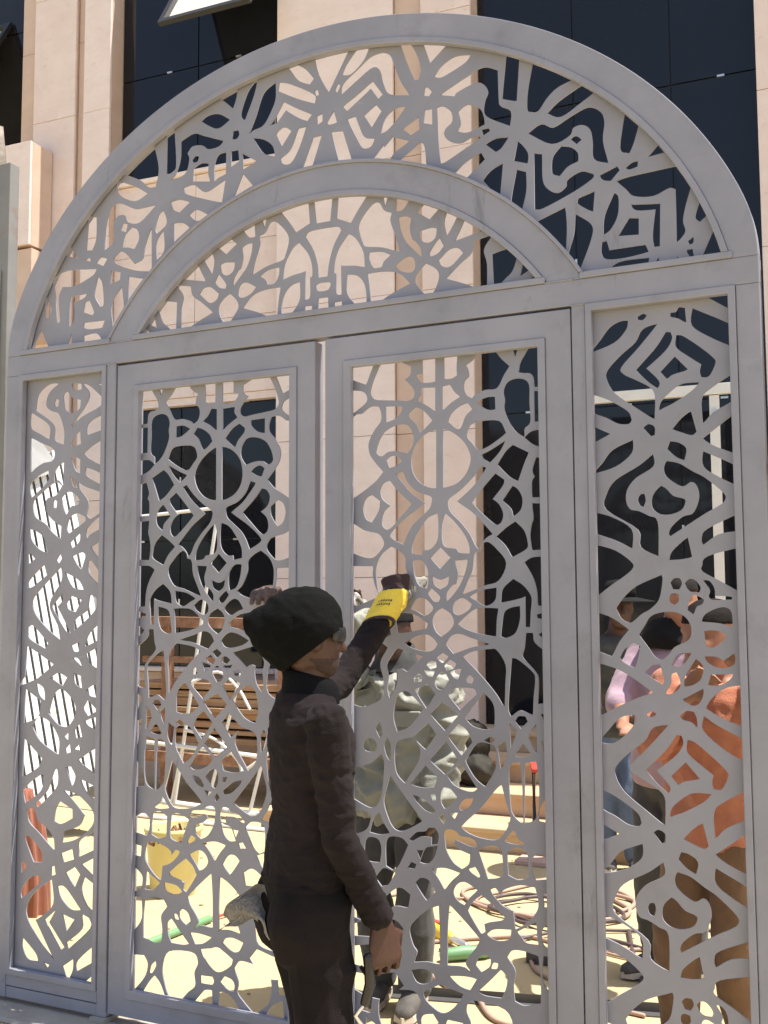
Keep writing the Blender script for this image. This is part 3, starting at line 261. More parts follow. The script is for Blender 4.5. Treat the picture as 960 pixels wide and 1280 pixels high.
ARCH_HOLES = """782,3239 785,3303 792,3384 858,3347 932,3298 885,3291 848,3262 819,3226 796,3227;851,3210 893,3243 965,3273 1007,3245 964,3223 896,3189;783,3155 828,3176 868,3156 928,3181 986,3200 1025,3178 1038,3140 1032,3078 1048,3002 1004,3026 1001,3084 993,3127 967,3147 936,3143 922,3118 863,3103;928,3106 944,3112 962,3097 948,3086;863,3011 867,3056 894,3087 926,3077 948,3054 950,3027 915,3015 888,2989 870,2997;802,2890 803,3082 828,3073 829,2981 851,2945 882,2931 910,2949 915,2970 960,2989 999,2973 994,2959 932,2927 832,2890;1090,3151 1111,3147 1132,3112 1133,3058 1117,3022 1090,3045;1176,2998 1193,3025 1212,3034 1236,3003;1106,2976 1125,2988 1143,2990 1141,2973 1116,2969;1021,2965 1077,2985 1084,2971 1055,2942 1033,2949;1076,2937 1115,2943 1191,2947 1257,2940 1285,2921 1292,2889 1287,2822 1277,2772 1283,2737 1259,2707 1260,2801 1260,2878 1239,2886 1189,2869 1130,2879 1106,2905;1119,2850 1209,2839 1204,2702 1189,2704 1186,2744 1196,2824 1138,2831;1076,2756 1112,2808 1141,2803 1140,2751;1029,2768 1035,2829 1067,2899 1078,2879 1074,2823 1051,2782;1022,2708 1024,2743 1037,2745 1045,2713 1075,2713 1160,2713 1169,2690 1100,2683 1040,2686;1031,2649 1074,2669 1171,2670 1163,2651;1175,2650 1200,2666 1208,2650;1318,2782 1331,2835 1354,2785 1329,2762;1326,2650 1368,2740 1401,2651;1293,2706 1308,2716 1306,2699 1298,2695;1287,2677 1303,2679 1310,2661 1294,2663;1258,2662 1274,2660 1278,2651 1259,2651;950,2883 949,2901 1002,2916 995,2849;939,2849 989,2805 986,2757 966,2672 926,2718 933,2783;808,2853 904,2878 907,2805 914,2733 857,2795;694,3294 699,3430 742,3409 743,3275 717,3285;467,3357 511,3376 569,3400 626,3419 677,3398 679,3297 685,3269 721,3243 719,3194 635,3247 632,3298 644,3328 630,3358 597,3372 530,3353 520,3341;531,3213 543,3239 534,3282 568,3298 610,3275 624,3245 628,3217 567,3202;454,3313 477,3311 505,3284 508,3251 485,3232 478,3210 495,3184 538,3166 585,3180 614,3174 566,3151 489,3115 468,3110 461,3176;619,3200 642,3200 647,3190 623,3179;632,3147 669,3158 713,3154 687,3123 669,3113;513,3065 556,3094 613,3119 627,3094 555,3043;621,3022 649,3049 691,3068 687,2957;732,3069 747,3134 778,3088 779,3052;741,3036 772,3022 771,2955 761,2895 730,2927;409,3393 416,3394 433,3374 423,3362 405,3368;445,3428 473,3459 522,3481 580,3475 560,3453 502,3429 468,3420;400,3552 491,3525 429,3481;313,3573 345,3565 380,3514 392,3463 384,3432 369,3433 344,3493;403,3268 408,3313 433,3313 434,3256;323,3262 383,3293 385,3248 353,3235;236,3263 252,3313 293,3342 333,3343 298,3303 262,3272;292,3148 390,3200 404,3178 416,3110 332,3136;195,3173 282,3240 347,3213 287,3182 256,3159;169,3344 216,3373 237,3345 200,3295;101,3344 133,3347 148,3305 169,3262 210,3249 195,3224 164,3225 138,3269;75,3442 85,3482 137,3518 188,3553 218,3561 248,3560 273,3543 289,3502 314,3436 347,3382 272,3403 247,3446 233,3501 203,3517 142,3484;-148,3583 -127,3590 -83,3578 -41,3529 -57,3512 -105,3539;-35,3596 54,3599 106,3599 23,3463 -19,3544;80,3517 101,3555 147,3582 188,3584 167,3553 116,3513;-35,3482 -25,3485 -19,3462 -30,3460;52,3466 62,3487 70,3476 59,3455;-187,3547 -137,3527 -41,3467 -35,3434 -105,3466 -192,3516;-186,3440 -170,3466 -115,3430 -49,3392 -67,3373 -105,3394 -159,3434 -202,3389 -205,3409;-202,3350 -170,3368 -137,3347 -175,3298;-182,3249 -137,3279 -105,3350 -72,3351 -104,3273 -137,3226 -169,3228;-99,3192 -40,3304 -7,3305 -56,3192;-25,3382 -4,3387 -4,3358 -23,3348;17,3349 44,3387 56,3341 28,3340;35,3310 80,3303 125,3186 74,3191;83,3397 136,3424 202,3464 242,3405 227,3395 197,3440 136,3400 100,3377;191,3174 246,3219 270,3164;-452,3533 -371,3554 -383,3526 -396,3491 -423,3517;-543,3471 -510,3485 -463,3481 -411,3447 -462,3425 -504,3443;-357,3451 -354,3480 -326,3544 -281,3569 -303,3519 -342,3433;-321,3374 -291,3437 -258,3519 -206,3552 -206,3488 -225,3443 -258,3396 -302,3385;-208,3410 -208,3391 -230,3387;-399,3370 -395,3399 -373,3399 -368,3379 -381,3366;-302,3353 -257,3337 -219,3305 -207,3264 -257,3288;-352,3301 -290,3260 -346,3239;-401,3259 -402,3321 -372,3320 -367,3275;-478,3216 -478,3281 -461,3317 -427,3321 -428,3236 -461,3227;-640,3407 -580,3426 -532,3407 -439,3368 -462,3352 -508,3351 -538,3372 -585,3376 -609,3351 -600,3324 -620,3271 -686,3258 -662,3279 -641,3336;-585,3321 -573,3334 -553,3328 -561,3311 -579,3309;-578,3284 -543,3298 -508,3291 -510,3251 -501,3220 -578,3234;-708,3283 -707,3452 -665,3453 -663,3320 -677,3292;-946,3306 -854,3360 -764,3406 -748,3317 -761,3244 -796,3250 -839,3287 -910,3311;-938,3287 -866,3262 -802,3222 -865,3204 -945,3247;-624,3214 -577,3217 -524,3179 -465,3197 -429,3213 -445,3126 -537,3159 -610,3189;-387,3139 -349,3220 -305,3168;-684,3167 -644,3169 -596,3152 -643,3120 -670,3136;-596,3101 -563,3115 -510,3087 -556,3072;-670,3079 -629,3073 -595,3050 -666,3005;-758,3071 -745,3120 -725,3140 -711,3115 -708,3080 -751,3052;-749,2944 -751,3018 -720,3059 -716,2978;-1012,3023 -1007,3128 -980,3200 -937,3204 -865,3169 -816,3166 -759,3168 -836,3112 -892,3121 -914,3154 -950,3154 -971,3122 -970,3052;-934,3093 -921,3120 -899,3111 -906,3082;-919,3021 -912,3066 -878,3095 -849,3079 -841,3043 -862,3006 -890,3016;-968,2981 -933,3005 -904,2989 -861,2942 -819,2959 -806,3015 -779,3080 -776,2902 -860,2919 -946,2955;-1108,3037 -1102,3119 -1081,3164 -1059,3166 -1060,3077 -1078,3033;-1197,3021 -1175,3053 -1152,3008;-1055,2976 -1033,2993 -1001,2984 -1018,2959;-1114,2997 -1092,3005 -1085,2987;-1269,2869 -1263,2928 -1211,2963 -1054,2949 -1076,2926 -1164,2897 -1232,2900 -1253,2855 -1243,2753 -1258,2761;-1190,2753 -1190,2847 -1104,2854 -1118,2838 -1170,2827 -1168,2750 -1190,2729;-1117,2779 -1110,2819 -1088,2822 -1065,2773 -1072,2762;-1059,2842 -1046,2916 -1024,2884 -1015,2801 -1029,2791;-980,2878 -977,2930 -931,2918 -933,2889;-962,2691 -971,2796 -923,2859 -914,2754;-889,2797 -888,2894 -810,2875;-1115,2732 -1006,2730 -1020,2703 -1085,2705 -1115,2714;-1106,2643 -1114,2679 -1048,2680 -1011,2644;-1386,2650 -1342,2729 -1293,2652;-1320,2792 -1299,2861 -1290,2812 -1305,2778;-1203,2654 -1181,2693 -1165,2656"""
FAN_HOLES = """-177,3031 -119,3047 -63,3050 -57,2981 -114,2956 -143,2999;143,2999 114,2956 57,2981 63,3050 119,3047 177,3031;-37,3050 -28,2976 28,2976 37,3050;-52,2949 -73,2933 -42,2881 -23,2820 -17,2772 17,2772 23,2820 42,2881 73,2933 52,2949;-19,2748 -30,2741 -19,2722 19,2722 30,2741 19,2748;-19,2693 -21,2643 21,2643 19,2693;-168,2785 -162,2839 -133,2891 -104,2914 -66,2868 -49,2823 -47,2781 -56,2774 -56,2706 -74,2696 -72,2803 -128,2796;128,2796 72,2803 74,2696 56,2706 56,2774 47,2781 49,2823 66,2868 104,2914 133,2891 162,2839 168,2785;-174,2662 -166,2721 -137,2755 -99,2765 -99,2703 -123,2664 -156,2653;156,2653 123,2664 99,2703 99,2765 137,2755 166,2721 174,2662;-75,2671 -47,2670 -50,2643 -77,2643;77,2643 50,2643 47,2670 75,2671;-304,2821 -290,2875 -270,2933 -275,2964 -246,2977 -226,3008 -201,3007 -162,2968 -146,2931 -162,2874 -176,2859 -240,2846;240,2846 176,2859 162,2874 146,2931 162,2968 201,3007 226,3008 246,2977 275,2964 270,2933 290,2875 304,2821;-269,2812 -235,2828 -188,2833 -188,2809 -205,2777 -235,2775 -245,2795;245,2795 235,2775 205,2777 188,2809 188,2833 235,2828 269,2812;-344,2700 -304,2739 -254,2754 -181,2757 -190,2707 -197,2657 -274,2674;274,2674 197,2657 190,2707 181,2757 254,2754 304,2739 344,2700;-364,2755 -359,2785 -334,2795 -289,2771 -314,2749 -349,2740;349,2740 314,2749 289,2771 334,2795 359,2785 364,2755;-453,2719 -435,2743 -405,2761 -374,2730 -367,2703 -389,2671 -419,2655 -447,2683;447,2683 419,2655 389,2671 367,2703 374,2730 405,2761 435,2743 453,2719;-543,2779 -524,2798 -493,2797 -456,2767 -466,2747 -497,2740;497,2740 466,2747 456,2767 493,2797 524,2798 543,2779;-472,2813 -457,2845 -424,2802 -425,2785 -451,2793;451,2793 425,2785 424,2802 457,2845 472,2813;-447,2880 -426,2885 -383,2880 -390,2850 -416,2836 -441,2849;441,2849 416,2836 390,2850 383,2880 426,2885 447,2880;-390,2789 -385,2819 -365,2847 -355,2854 -345,2892 -350,2932 -330,2942 -305,2943 -310,2904 -330,2855 -365,2816;365,2816 330,2855 310,2904 305,2943 330,2942 350,2932 345,2892 355,2854 365,2847 385,2819 390,2789;-458,2948 -432,2971 -407,2978 -376,2951 -422,2919;422,2919 376,2951 407,2978 432,2971 458,2948;-343,2995 -326,3007 -296,3014 -293,2967 -320,2971;320,2971 293,2967 296,3014 326,3007 343,2995;-259,3022 -241,3024 -251,2992;251,2992 241,3024 259,3022;-525,2914 -510,2932 -484,2926 -478,2898 -486,2849 -509,2885;509,2885 486,2849 478,2898 484,2926 510,2932 525,2914;-622,2847 -593,2875 -557,2901 -535,2858 -517,2827;517,2827 535,2858 557,2901 593,2875 622,2847;-641,2814 -587,2814 -576,2774 -534,2742 -483,2699 -549,2673 -628,2653 -629,2727 -619,2780;619,2780 629,2727 628,2653 549,2673 483,2699 534,2742 576,2774 587,2814 641,2814;-728,2740 -705,2759 -651,2760 -655,2659 -692,2668 -720,2694;720,2694 692,2668 655,2659 651,2760 705,2759 728,2740;-775,2682 -753,2716 -747,2670;747,2670 753,2716 775,2682;-807,2648 -791,2666 -763,2646;763,2646 791,2666 807,2648;-522,2644 -486,2655 -455,2643;455,2643 486,2655 522,2644;-383,2645 -343,2657 -298,2645;298,2645 343,2657 383,2645"""

# ------------------------------------------------------------------ ground
bm = bmesh.new(); box_bm(bm, -150, 150, -150, 150, -.4, 0)
bm_obj('ground', bm, GROUND, kind='structure')
bm = bmesh.new()   # uneven cement strip under the gate
n = 40
top = []
for i in range(n+1):
    x = -1.9+3.8*i/n; w = .02*noise.noise(Vector((x*3, 1, 0)))
    top.append([(x, -.17+w, .004), (x, -.15+w, .013), (x, .10-w, .013), (x, .12-w, .004)])
V = [[bm.verts.new(p) for p in r] for r in top]
for a, b in zip(V, V[1:]):
    for k in range(3): bm.faces.new((a[k], b[k], b[k+1], a[k+1]))
bm_obj('threshold', bm, SILL, kind='structure')

# ------------------------------------------------------------------ building behind the courtyard
B = empty('stone_clad_building', (-1.185, 4.795, 0), radians(2.3), label='travertine clad building with tall dark glass windows behind the gate', cat='building')
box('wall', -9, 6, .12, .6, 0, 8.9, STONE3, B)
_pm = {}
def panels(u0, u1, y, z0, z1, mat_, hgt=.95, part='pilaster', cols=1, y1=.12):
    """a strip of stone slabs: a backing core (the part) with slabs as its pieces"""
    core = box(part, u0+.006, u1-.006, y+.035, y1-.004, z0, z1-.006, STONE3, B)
    nz = max(1, round((z1-z0)/hgt)); h = (z1-z0)/nz; w = (u1-u0)/cols
    key = (round(w,3), round(h,3), mat_.name)
    if key not in _pm:
        b2 = bmesh.new(); box_bm(b2, 0, w-.004, 0, .032, 0, h-.004)
        bmesh.ops.recalc_face_normals(b2, faces=b2.faces)
        me = bpy.data.meshes.new('stone_panel'); b2.to_mesh(me); b2.free(); me.materials.append(mat_); _pm[key] = me
    for i in range(nz):
        for c in range(cols):
            o = link('stone_panel', _pm[key], None, core, loc=(u0+c*w, y+random.uniform(-.0015,.0015), z0+i*h))
            add_bevel(o, .003, 1)
    return core
# left pilaster
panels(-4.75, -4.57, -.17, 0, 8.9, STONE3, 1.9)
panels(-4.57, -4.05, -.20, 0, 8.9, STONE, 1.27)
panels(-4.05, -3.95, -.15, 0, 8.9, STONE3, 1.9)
panels(-3.95, -3.63, -.20, 0, 8.9, STONE2, 1.27)
# main pilaster
panels(-1.79, -.665, -.20, .6, 8.9, STONE2, 1.18)
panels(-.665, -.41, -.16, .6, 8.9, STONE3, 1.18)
panels(-.41, .035, -.20, .6, 8.9, STONE, 1.18)
panels(-1.79, .035, -.23, 0, .6, STONE, .6, 'plinth', 2)
# right pilaster
panels(2.25, 3.4, -.20, .6, 8.9, STONE, 1.18)
# spandrel and plinth of the left bay
panels(-3.63, -1.79, -.09, 3.47, 5.57, STONE, .7, 'spandrel', 2)
panels(-3.63, -1.79, -.11, 0, .96, STONE3, .48, 'plinth', 2)
box('window_sill', -3.63, -1.79, -.13, 0.1, 5.572, 5.61, STONE2, B, bevel=.004)
box('window_sill', -3.63, -1.79, -.15, 0.1, .962, 1.0, STONE2, B, bevel=.004)
box('window_lintel', -3.628, -1.792, -.075, .11, 3.40, 3.468, STONE2, B, bevel=.004)
# projecting stone block beside the left pilaster
panels(-4.80, -4.30, -.52, 5.0, 6.02, STONE2, 1.02, 'stone_block', 1, y1=-.21)
box('corbel', -4.78, -4.30, -.48, -.21, 4.1, 4.97, STONE3, B, bevel=.004)
def glazing(us, zs, y=0.0, m=GLASS, clips=True):
    for a, b in zip(us, us[1:]):
        for c, d in zip(zs, zs[1:]):
            t = random.uniform(-.002, .002)
            p = box('glass_pane', a+.006, b-.006, y+t, y+.012+t, c+.006, d-.006, m, B)
            if clips:
                xm = a+(b-a)*random.uniform(.35,.65); zz = c+(d-c)*random.uniform(.4,.75)
                box('clip', xm, xm+.055, y-.012, y-.002+t, d-.008, d+.008, STEEL, p)
                if b != us[-1]: box('clip', b-.008, b+.008, y-.012, y-.002+t, zz, zz+.055, STEEL, p)
    box('window_backing', us[0], us[-1], y+.02, y+.115, zs[0], zs[-1], FRAMEDARK, B)
glazing([-3.63, -2.755, -1.79], [5.61, 6.68, 7.9, 8.9])
glazing([-3.63, -2.9, -1.79], [1.0, 2.15, 3.40], m=GLASS)
glazing([.035, .838, 1.61, 2.25], [.6, 3.1, 5.6, 8.0, 8.9])
glazing([-9, -7.4, -6.0, -4.75], [1.0, 3.4, 5.0, 6.2, 7.5, 8.9], m=GLASS2)
def sash(u0, u1, zb, zt, out):
    """top hung pane standing open"""
    f = bmesh.new()
    d = Vector((0, -out, zb-zt)); L = d.length; ang = math.atan2(out, zt-zb)
    R = Matrix.Rotation(-ang, 3, 'X')
    for (a,b,c,e) in ((u0,u1,-L,-L+.05),(u0,u1,-.05,0),(u0,u0+.05,-L+.05,-.05),(u1-.05,u1,-L+.05,-.05)):
        box_bm(f, a, b, -.025, .02, c, e, R, (0, -.01, zt))
    o = bm_obj('open_sash', f, FRAMEDARK, B)
    g = bmesh.new(); box_bm(g, u0+.04, u1-.02, .021, .026, -L+.045, -.04, R, (0, -.01, zt))
    bm_obj('pane', g, SASHREFLECT, o)
sash(-2.78, -1.83, 6.78, 7.80, .60)
sash(-6.2, -5.05, 6.62, 7.62, .58)
# steps
S = empty('entrance_steps', (-1.185, 4.795, 0), radians(2.3), kind='structure')
for i, (off, z) in enumerate(((1.65,.15),(1.25,.30),(.83,.45),(.41,.60))):
    back = (1.25,.83,.41,-.02)[i]
    for k in range(5):
        a, b = -1.1+1.05*k, -1.1+1.05*(k+1)
        box('riser_stone', a+.002, b-.002, -off+.02, -back-.0, z-.15+.001, z-.032, STEPSTONE, S)
        box('tread_stone', a+.002, b-.002, -off-.012, -back+.018, z-.03, z, STEPSTONE, S, bevel=.006)

# ------------------------------------------------------------------ pier and posts beside the gate
bm = bmesh.new()
nx, nz_ = 10, 60
def rough(p): return .03*noise.noise(p*4)+.016*noise.noise(p*11)+.008*noise.noise(p*30)
for face in range(1):
    rings = []
    for j in range(nz_+1):
        z = 3.74*j/nz_; ring = []
        for (a, b) in [(-2.45+.75*i/8, -.02) for i in range(8)]+[(-1.70, -.02+.16*i/6) for i in range(6)]+[(-1.70-.75*i/8, .14) for i in range(8)]+[(-2.45, .14-.16*i/6) for i in range(6)]:
            p = Vector((a, b, z)); r = rough(p)
            sh = .0 if j < nz_-3 else .05*(j-nz_+3)
            cx, cy = -2.055, .06
            k = 1 + r*1.2 - sh*.5
            ring.append(bm.verts.new((cx+(a-cx)*k, cy+(b-cy)*k, z + (.09*noise.noise(Vector((a*5,b*5,3))) if j > nz_-4 else 0))))
        rings.append(ring)
    for a, b in zip(rings, rings[1:]):
        for i in range(len(a)): bm.faces.new((a[i], a[(i+1)%len(a)], b[(i+1)%len(a)], b[i]))
    bm.faces.new(rings[-1])
bm_obj('rough_pier', bm, CONC, smooth=True, label='rough broken concrete pier behind the grey post left of the gate', cat='pier')
PL = empty('gate_post', (-1.565, .03, 0), label='grey steel gate post with rust stains left of the arched gate', cat='post')
box('box_section', -.085, .012, -.02, .035, 0, 3.5, RUSTPOST, PL, bevel=.004)
box('flat_bar', -.045, -.022, -.034, -.021, .02, 3.02, RUSTPOST, PL, bevel=.002)
PR = empty('gate_post', (1.565, .03, 0), label='grey steel post at the right edge of the gate', cat='post')
box('box_section', -.04, .075, -.02, .075, 0, 2.66, RUSTPOST, PR, bevel=.004)
bm = bmesh.new(); tube(bm, [(-.04,-.045,1.98),(-.04,-.015,1.98)], .02, 14); bm_obj('bolt_head', bm, STEELDARK, PR)

# ------------------------------------------------------------------ the gate
def parse(s): return [[(float(a)/1000, float(b)/1000) for a, b in (q.split(',') for q in h.split())] for h in s.split(';')]
def smooth_poly(P, n=4, lim=62):
    N = len(P); V = [Vector(p) for p in P]; cor = []
    for i in range(N):
        a = V[i]-V[i-1]; b = V[(i+1)%N]-V[i]
        if a.length < 1e-6 or b.length < 1e-6: continue
        if a.angle(b) > radians(lim): cor.append(i)
    if not cor: return grow([tuple(p) for p in crom(V, n, True)])
    out = []
    for k, i in enumerate(cor):
        j = cor[(k+1) % len(cor)]; seg = [V[i]]; m = i
        while True:
            m = (m+1) % N; seg.append(V[m])
            if m == j: break
        if len(seg) == 2: out.append(tuple(seg[0]))
        else: out += [tuple(p) for p in crom(seg, n)[:-1]]
    return grow(out)
def grow(poly, d=.0018):
    n = len(poly)
    area = sum(poly[i-1][0]*poly[i][1]-poly[i][0]*poly[i-1][1] for i in range(n)); sg = 1 if area > 0 else -1
    out = []
    for i in range(n):
        t = Vector(poly[(i+1)%n])-Vector(poly[i-1])
        if t.length < 1e-6: out.append(poly[i]); continue
        t.normalize(); out.append((poly[i][0]+sg*t.y*d, poly[i][1]-sg*t.x*d))
    return out
def plate(name, outline, holes, y0, y1, m, parent, x0=0, mirror=1, **k):
    pts = []; faces = []
    for poly in [outline]+holes:
        poly = [p for i, p in enumerate(poly) if (Vector(p)-Vector(poly[i-1])).length > .0012]
        if len(poly) < 3: continue
        area = sum(poly[i-1][0]*poly[i][1]-poly[i][0]*poly[i-1][1] for i in range(len(poly)))
        if area < 0: poly = poly[::-1]
        faces.append(list(range(len(pts), len(pts)+len(poly)))); pts += [Vector(p) for p in poly]
    V, E, F, ov, oe, of = delaunay_2d_cdt(pts, [], faces, 0, 1e-5)
    polys = [[pts[i] for i in f] for f in faces]
    bbs = [(min(p.x for p in q), max(p.x for p in q), min(p.y for p in q), max(p.y for p in q)) for q in polys]
    def inside(c, q, bb):
        if c.x < bb[0] or c.x > bb[1] or c.y < bb[2] or c.y > bb[3]: return False
        r = False; a = q[-1]
        for b in q:
            if (a.y > c.y) != (b.y > c.y) and c.x < (b.x-a.x)*(c.y-a.y)/(b.y-a.y)+a.x: r = not r
            a = b
        return r
    keep = []
    for f in F:
        c = sum((V[i] for i in f), Vector((0,0)))/len(f)
        if not inside(c, polys[0], bbs[0]): continue
        if any(inside(c, q, bb) for q, bb in zip(polys[1:], bbs[1:])): continue
        keep.append(f)
    cnt = {}
    for f in keep:
        for i in range(len(f)):
            e = (f[i], f[(i+1)%len(f)]); cnt[e] = cnt.get(e, 0)+1
    n = len(V); s = mirror
    verts = [(s*v.x+x0, y0, v.y) for v in V]+[(s*v.x+x0, y1, v.y) for v in V]
    fs = []
    for f in keep: fs.append(tuple(f)); fs.append(tuple(i+n for i in reversed(f)))
    for (a, b) in cnt:
        if (b, a) not in cnt: fs.append((b, a, a+n, b+n))
    if s < 0: fs = [tuple(reversed(f)) for f in fs]
    me = bpy.data.meshes.new(name); me.from_pydata(verts, [], fs); me.update()
    return link(name, me, m, parent, **k)
def band(name, A, Bp, y0, y1, m, parent, closed=False, bevel=.0025, **k):
    """solid strip between two polylines of the gate plane"""
    bm = bmesh.new(); R = []
    for (a, b) in zip(A, Bp):
        R.append([bm.verts.new((a[0],y0,a[1])), bm.verts.new((b[0],y0,b[1])), bm.verts.new((b[0],y1,b[1])), bm.verts.new((a[0],y1,a[1]))])
    prs = list(zip(R, R[1:])) + ([(R[-1], R[0])] if closed else [])
    for p, q in prs:
        for i in range(4): bm.faces.new((p[i], p[(i+1)%4], q[(i+1)%4], q[i]))
    if not closed: bm.faces.new(R[0]); bm.faces.new(R[-1][::-1])
    return bm_obj(name, bm, m, parent, bevel=bevel, **k)
def rect(x0, x1, z0, z1): return [(x0,z0),(x1,z0),(x1,z1),(x0,z1)]
def push_rect(holes, x0, x1, z0, z1, t=.016, o=.012):
    out = []
    for h in holes:
        out.append([(x0-o if x < x0+t else x1+o if x > x1-t else x, z0-o if z < z0+t else z1+o if z > z1-t else z) for x, z in h])
    return out
G = empty('ornamental_gate', (0,0,0), label='grey primed arched steel gate with laser cut arabesque panels', cat='gate')
FY0, FY1, BY0, BY1, PY0, PY1 = -.03, .03, -.037, -.010, -.004, .002
ZT0, ZT1 = 2.5405, 2.625
EO = (1.555, 1.345, 2.36); EI = (1.427, 1.218, 2.38); RB, RF, ZC = 1.137, 1.006, 2.047
def ell(e, off, x0=None, z0=None, n=72):
    """points of an ellipse (grown by off) from right to left above z0"""
    a, b, zc = e[0]+off, e[1]+off, e[2]
    t0 = math.asin((z0-zc)/b)
    return [(a*cos(t0+(pi-2*t0)*i/n), zc+b*sin(t0+(pi-2*t0)*i/n)) for i in range(n+1)]
def arc(r, z0, n=48):
    t0 = math.asin((z0-ZC)/r)
    return [(r*cos(t0+(pi-2*t0)*i/n), ZC+r*sin(t0+(pi-2*t0)*i/n)) for i in range(n+1)]
def soft(x, k=.014):
    a = abs(x); return math.copysign(a-k*math.log(1+math.exp((a-1.502)/k)), x)
outer = [(soft(x), z) for x, z in ell(EO, 0, z0=ZT1, n=110)]
band('outer_arch', outer, ell(EI, .020, z0=ZT1, n=110), FY0, FY1, PRIMER, G)
band('inner_arch', arc(RB-.012, ZT1), arc(RF+.020, ZT1), FY0, FY1, PRIMER, G)
band('arch_bead', ell(EI, .020, z0=ZT1+.021), ell(EI, 0, z0=ZT1+.021), BY0, BY1, PRIMER, G)
band('arch_bead', arc(RB, ZT1+.021), arc(RB-.0125, ZT1+.021), BY0, BY1, PRIMER, G)
band('arch_bead', arc(RF+.020, ZT1+.021), arc(RF, ZT1+.021), BY0, BY1, PRIMER, G)
box('transom', -1.5, 1.5, FY0, FY1, ZT0, ZT1-.0005, PRIMER, G, bevel=.003)
for a, b in ((-1.425,-.955), (-.84,.84), (.955,1.425)): box('arch_bead', a, b, BY0, BY1, ZT1, ZT1+.0208, PRIMER, G, bevel=.0025)
for s in (-1, 1):
    a, b = sorted((s*1.431, s*1.5)); box('outer_stile', a, b, FY0, FY1, .03, ZT0-.0005, PRIMER, G, bevel=.003)
    a, b = sorted((s*.9245, s*.969)); box('mullion', a, b, FY0, FY1, .03, ZT0-.0005, PRIMER, G, bevel=.003)
    a, b = sorted((s*.9695, s*1.4305))
    box('bottom_rail', a, b, FY0, FY1, .077, .12, PRIMER, G, bevel=.003)
    box('bottom_rail', a, b, FY0+.003, FY1, .03, .073, PRIMER, G, bevel=.003)
    ox = sorted((s*.970, s*1.430)); ix = sorted((s*.990, s*1.408))
    band('panel_bead', rect(ox[0], ox[1], .1205, 2.540), rect(ix[0], ix[1], .145, 2.516), BY0, BY1, PRIMER, G, closed=True)
    H = push_rect(parse(RIGHT_HOLES if s > 0 else LEFT_HOLES), ix[0], ix[1], .145, 2.516)
    plate('lattice_panel', rect(ix[0]-.019, ix[1]+.019, .126, 2.535), [smooth_poly(h) for h in H], PY0, PY1, PRIMER2, G)
# arch panel
def push_arch(h):
    o = []
    for x, z in h:
        if z < ZT1+.021+.016: z = ZT1+.010
        r = math.hypot(x/EI[0], (z-EI[2])/EI[1])
        if r > 1-.012: k = 1.009/r; x, z = x*k, EI[2]+(z-EI[2])*k
        rr = math.hypot(x, z-ZC)
        if rr < RB+.015: k = (RB-.010)/rr; x, z = x*k, ZC+(z-ZC)*k
        o.append((x, z))
    return o
out = ell(EI, .018, z0=ZT1+.002)+arc(RB-.020, ZT1+.002)[::-1]
plate('arch_lattice', out, [smooth_poly(push_arch(h)) for h in parse(ARCH_HOLES)], PY0, PY1, PRIMER2, G)
def push_fan(h):
    o = []
    for x, z in h:
        if z < ZT1+.021+.014: z = ZT1+.010
        rr = math.hypot(x, z-ZC)
        if rr > RF-.015: k = (RF+.010)/rr; x, z = x*k, ZC+(z-ZC)*k
        o.append((x, z))
    return o
plate('fanlight_lattice', arc(RF+.018, ZT1+.002), [smooth_poly(push_fan(h)) for h in parse(FAN_HOLES)], PY0, PY1, PRIMER2, G)
# leaves
DH = parse(DOOR_HOLES)
DH = [smooth_poly(h) for h in push_rect(DH, .127, .811, .146, 2.420)]
for s in (1, -1):
    def mx(a, b): return sorted((s*a, s*b))
    o_ = mx(.022, .9205); b0 = mx(.097, .836); b1 = mx(.127, .811)
    dy = 0 if s > 0 else .006
    leaf = band('gate_leaf', rect(o_[0], o_[1], .045, 2.532), rect(b0[0], b0[1], .112, 2.445), FY0+dy, FY1+dy, PRIMER, G, closed=True, bevel=.003)
    band('leaf_bead', rect(b0[0]+.0005, b0[1]-.0005, .1125, 2.4445), rect(b1[0], b1[1], .146, 2.420), BY0+dy, BY1+dy, PRIMER, leaf, closed=True)
    plate('lattice_panel', rect(.104, .829, .122, 2.440), DH, PY0+dy, PY1+dy, PRIMER2, leaf, mirror=s)
    bm = bmesh.new(); x = s*.9225
    for z in (.45, 1.3, 2.2): tube(bm, [(x, .036, z-.05), (x, .036, z+.05)], .011, 10)
    bm_obj('hinge', bm, PRIMER, leaf)
# weld beads where the sections meet
def weld(x0, z0, x1, z1, y=FY0-.0005, r=.0035):
    n = max(4, int(math.hypot(x1-x0, z1-z0)/.004)); bm = bmesh.new()
    tube(bm, [(x0+(x1-x0)*i/n+random.uniform(-.0012,.0012), y, z0+(z1-z0)*i/n) for i in range(n+1)], [r*random.uniform(.6,1.25) for i in range(n+1)], 6)
    bm_obj('weld_bead', bm, PRIMER, G, smooth=True)
for s in (-1, 1):
    weld(s*.9255, ZT0, s*.968, ZT0);
    weld(s*.935, ZT1+.002, s*1.0, ZT1+.002, r=.003); weld(s*.9695, .08, s*.9695, .118); weld(s*1.4305, .08, s*1.4305, .118)
    weld(s*.84, ZT1+.001, s*.93, ZT1+.001, r=.003)
# small loose block the mullion stands on
box('packing_block', -.985, -.915, -.05, .04, .0135, .0295, SILL, label='small grey packing block under the left gate mullion', cat='block')

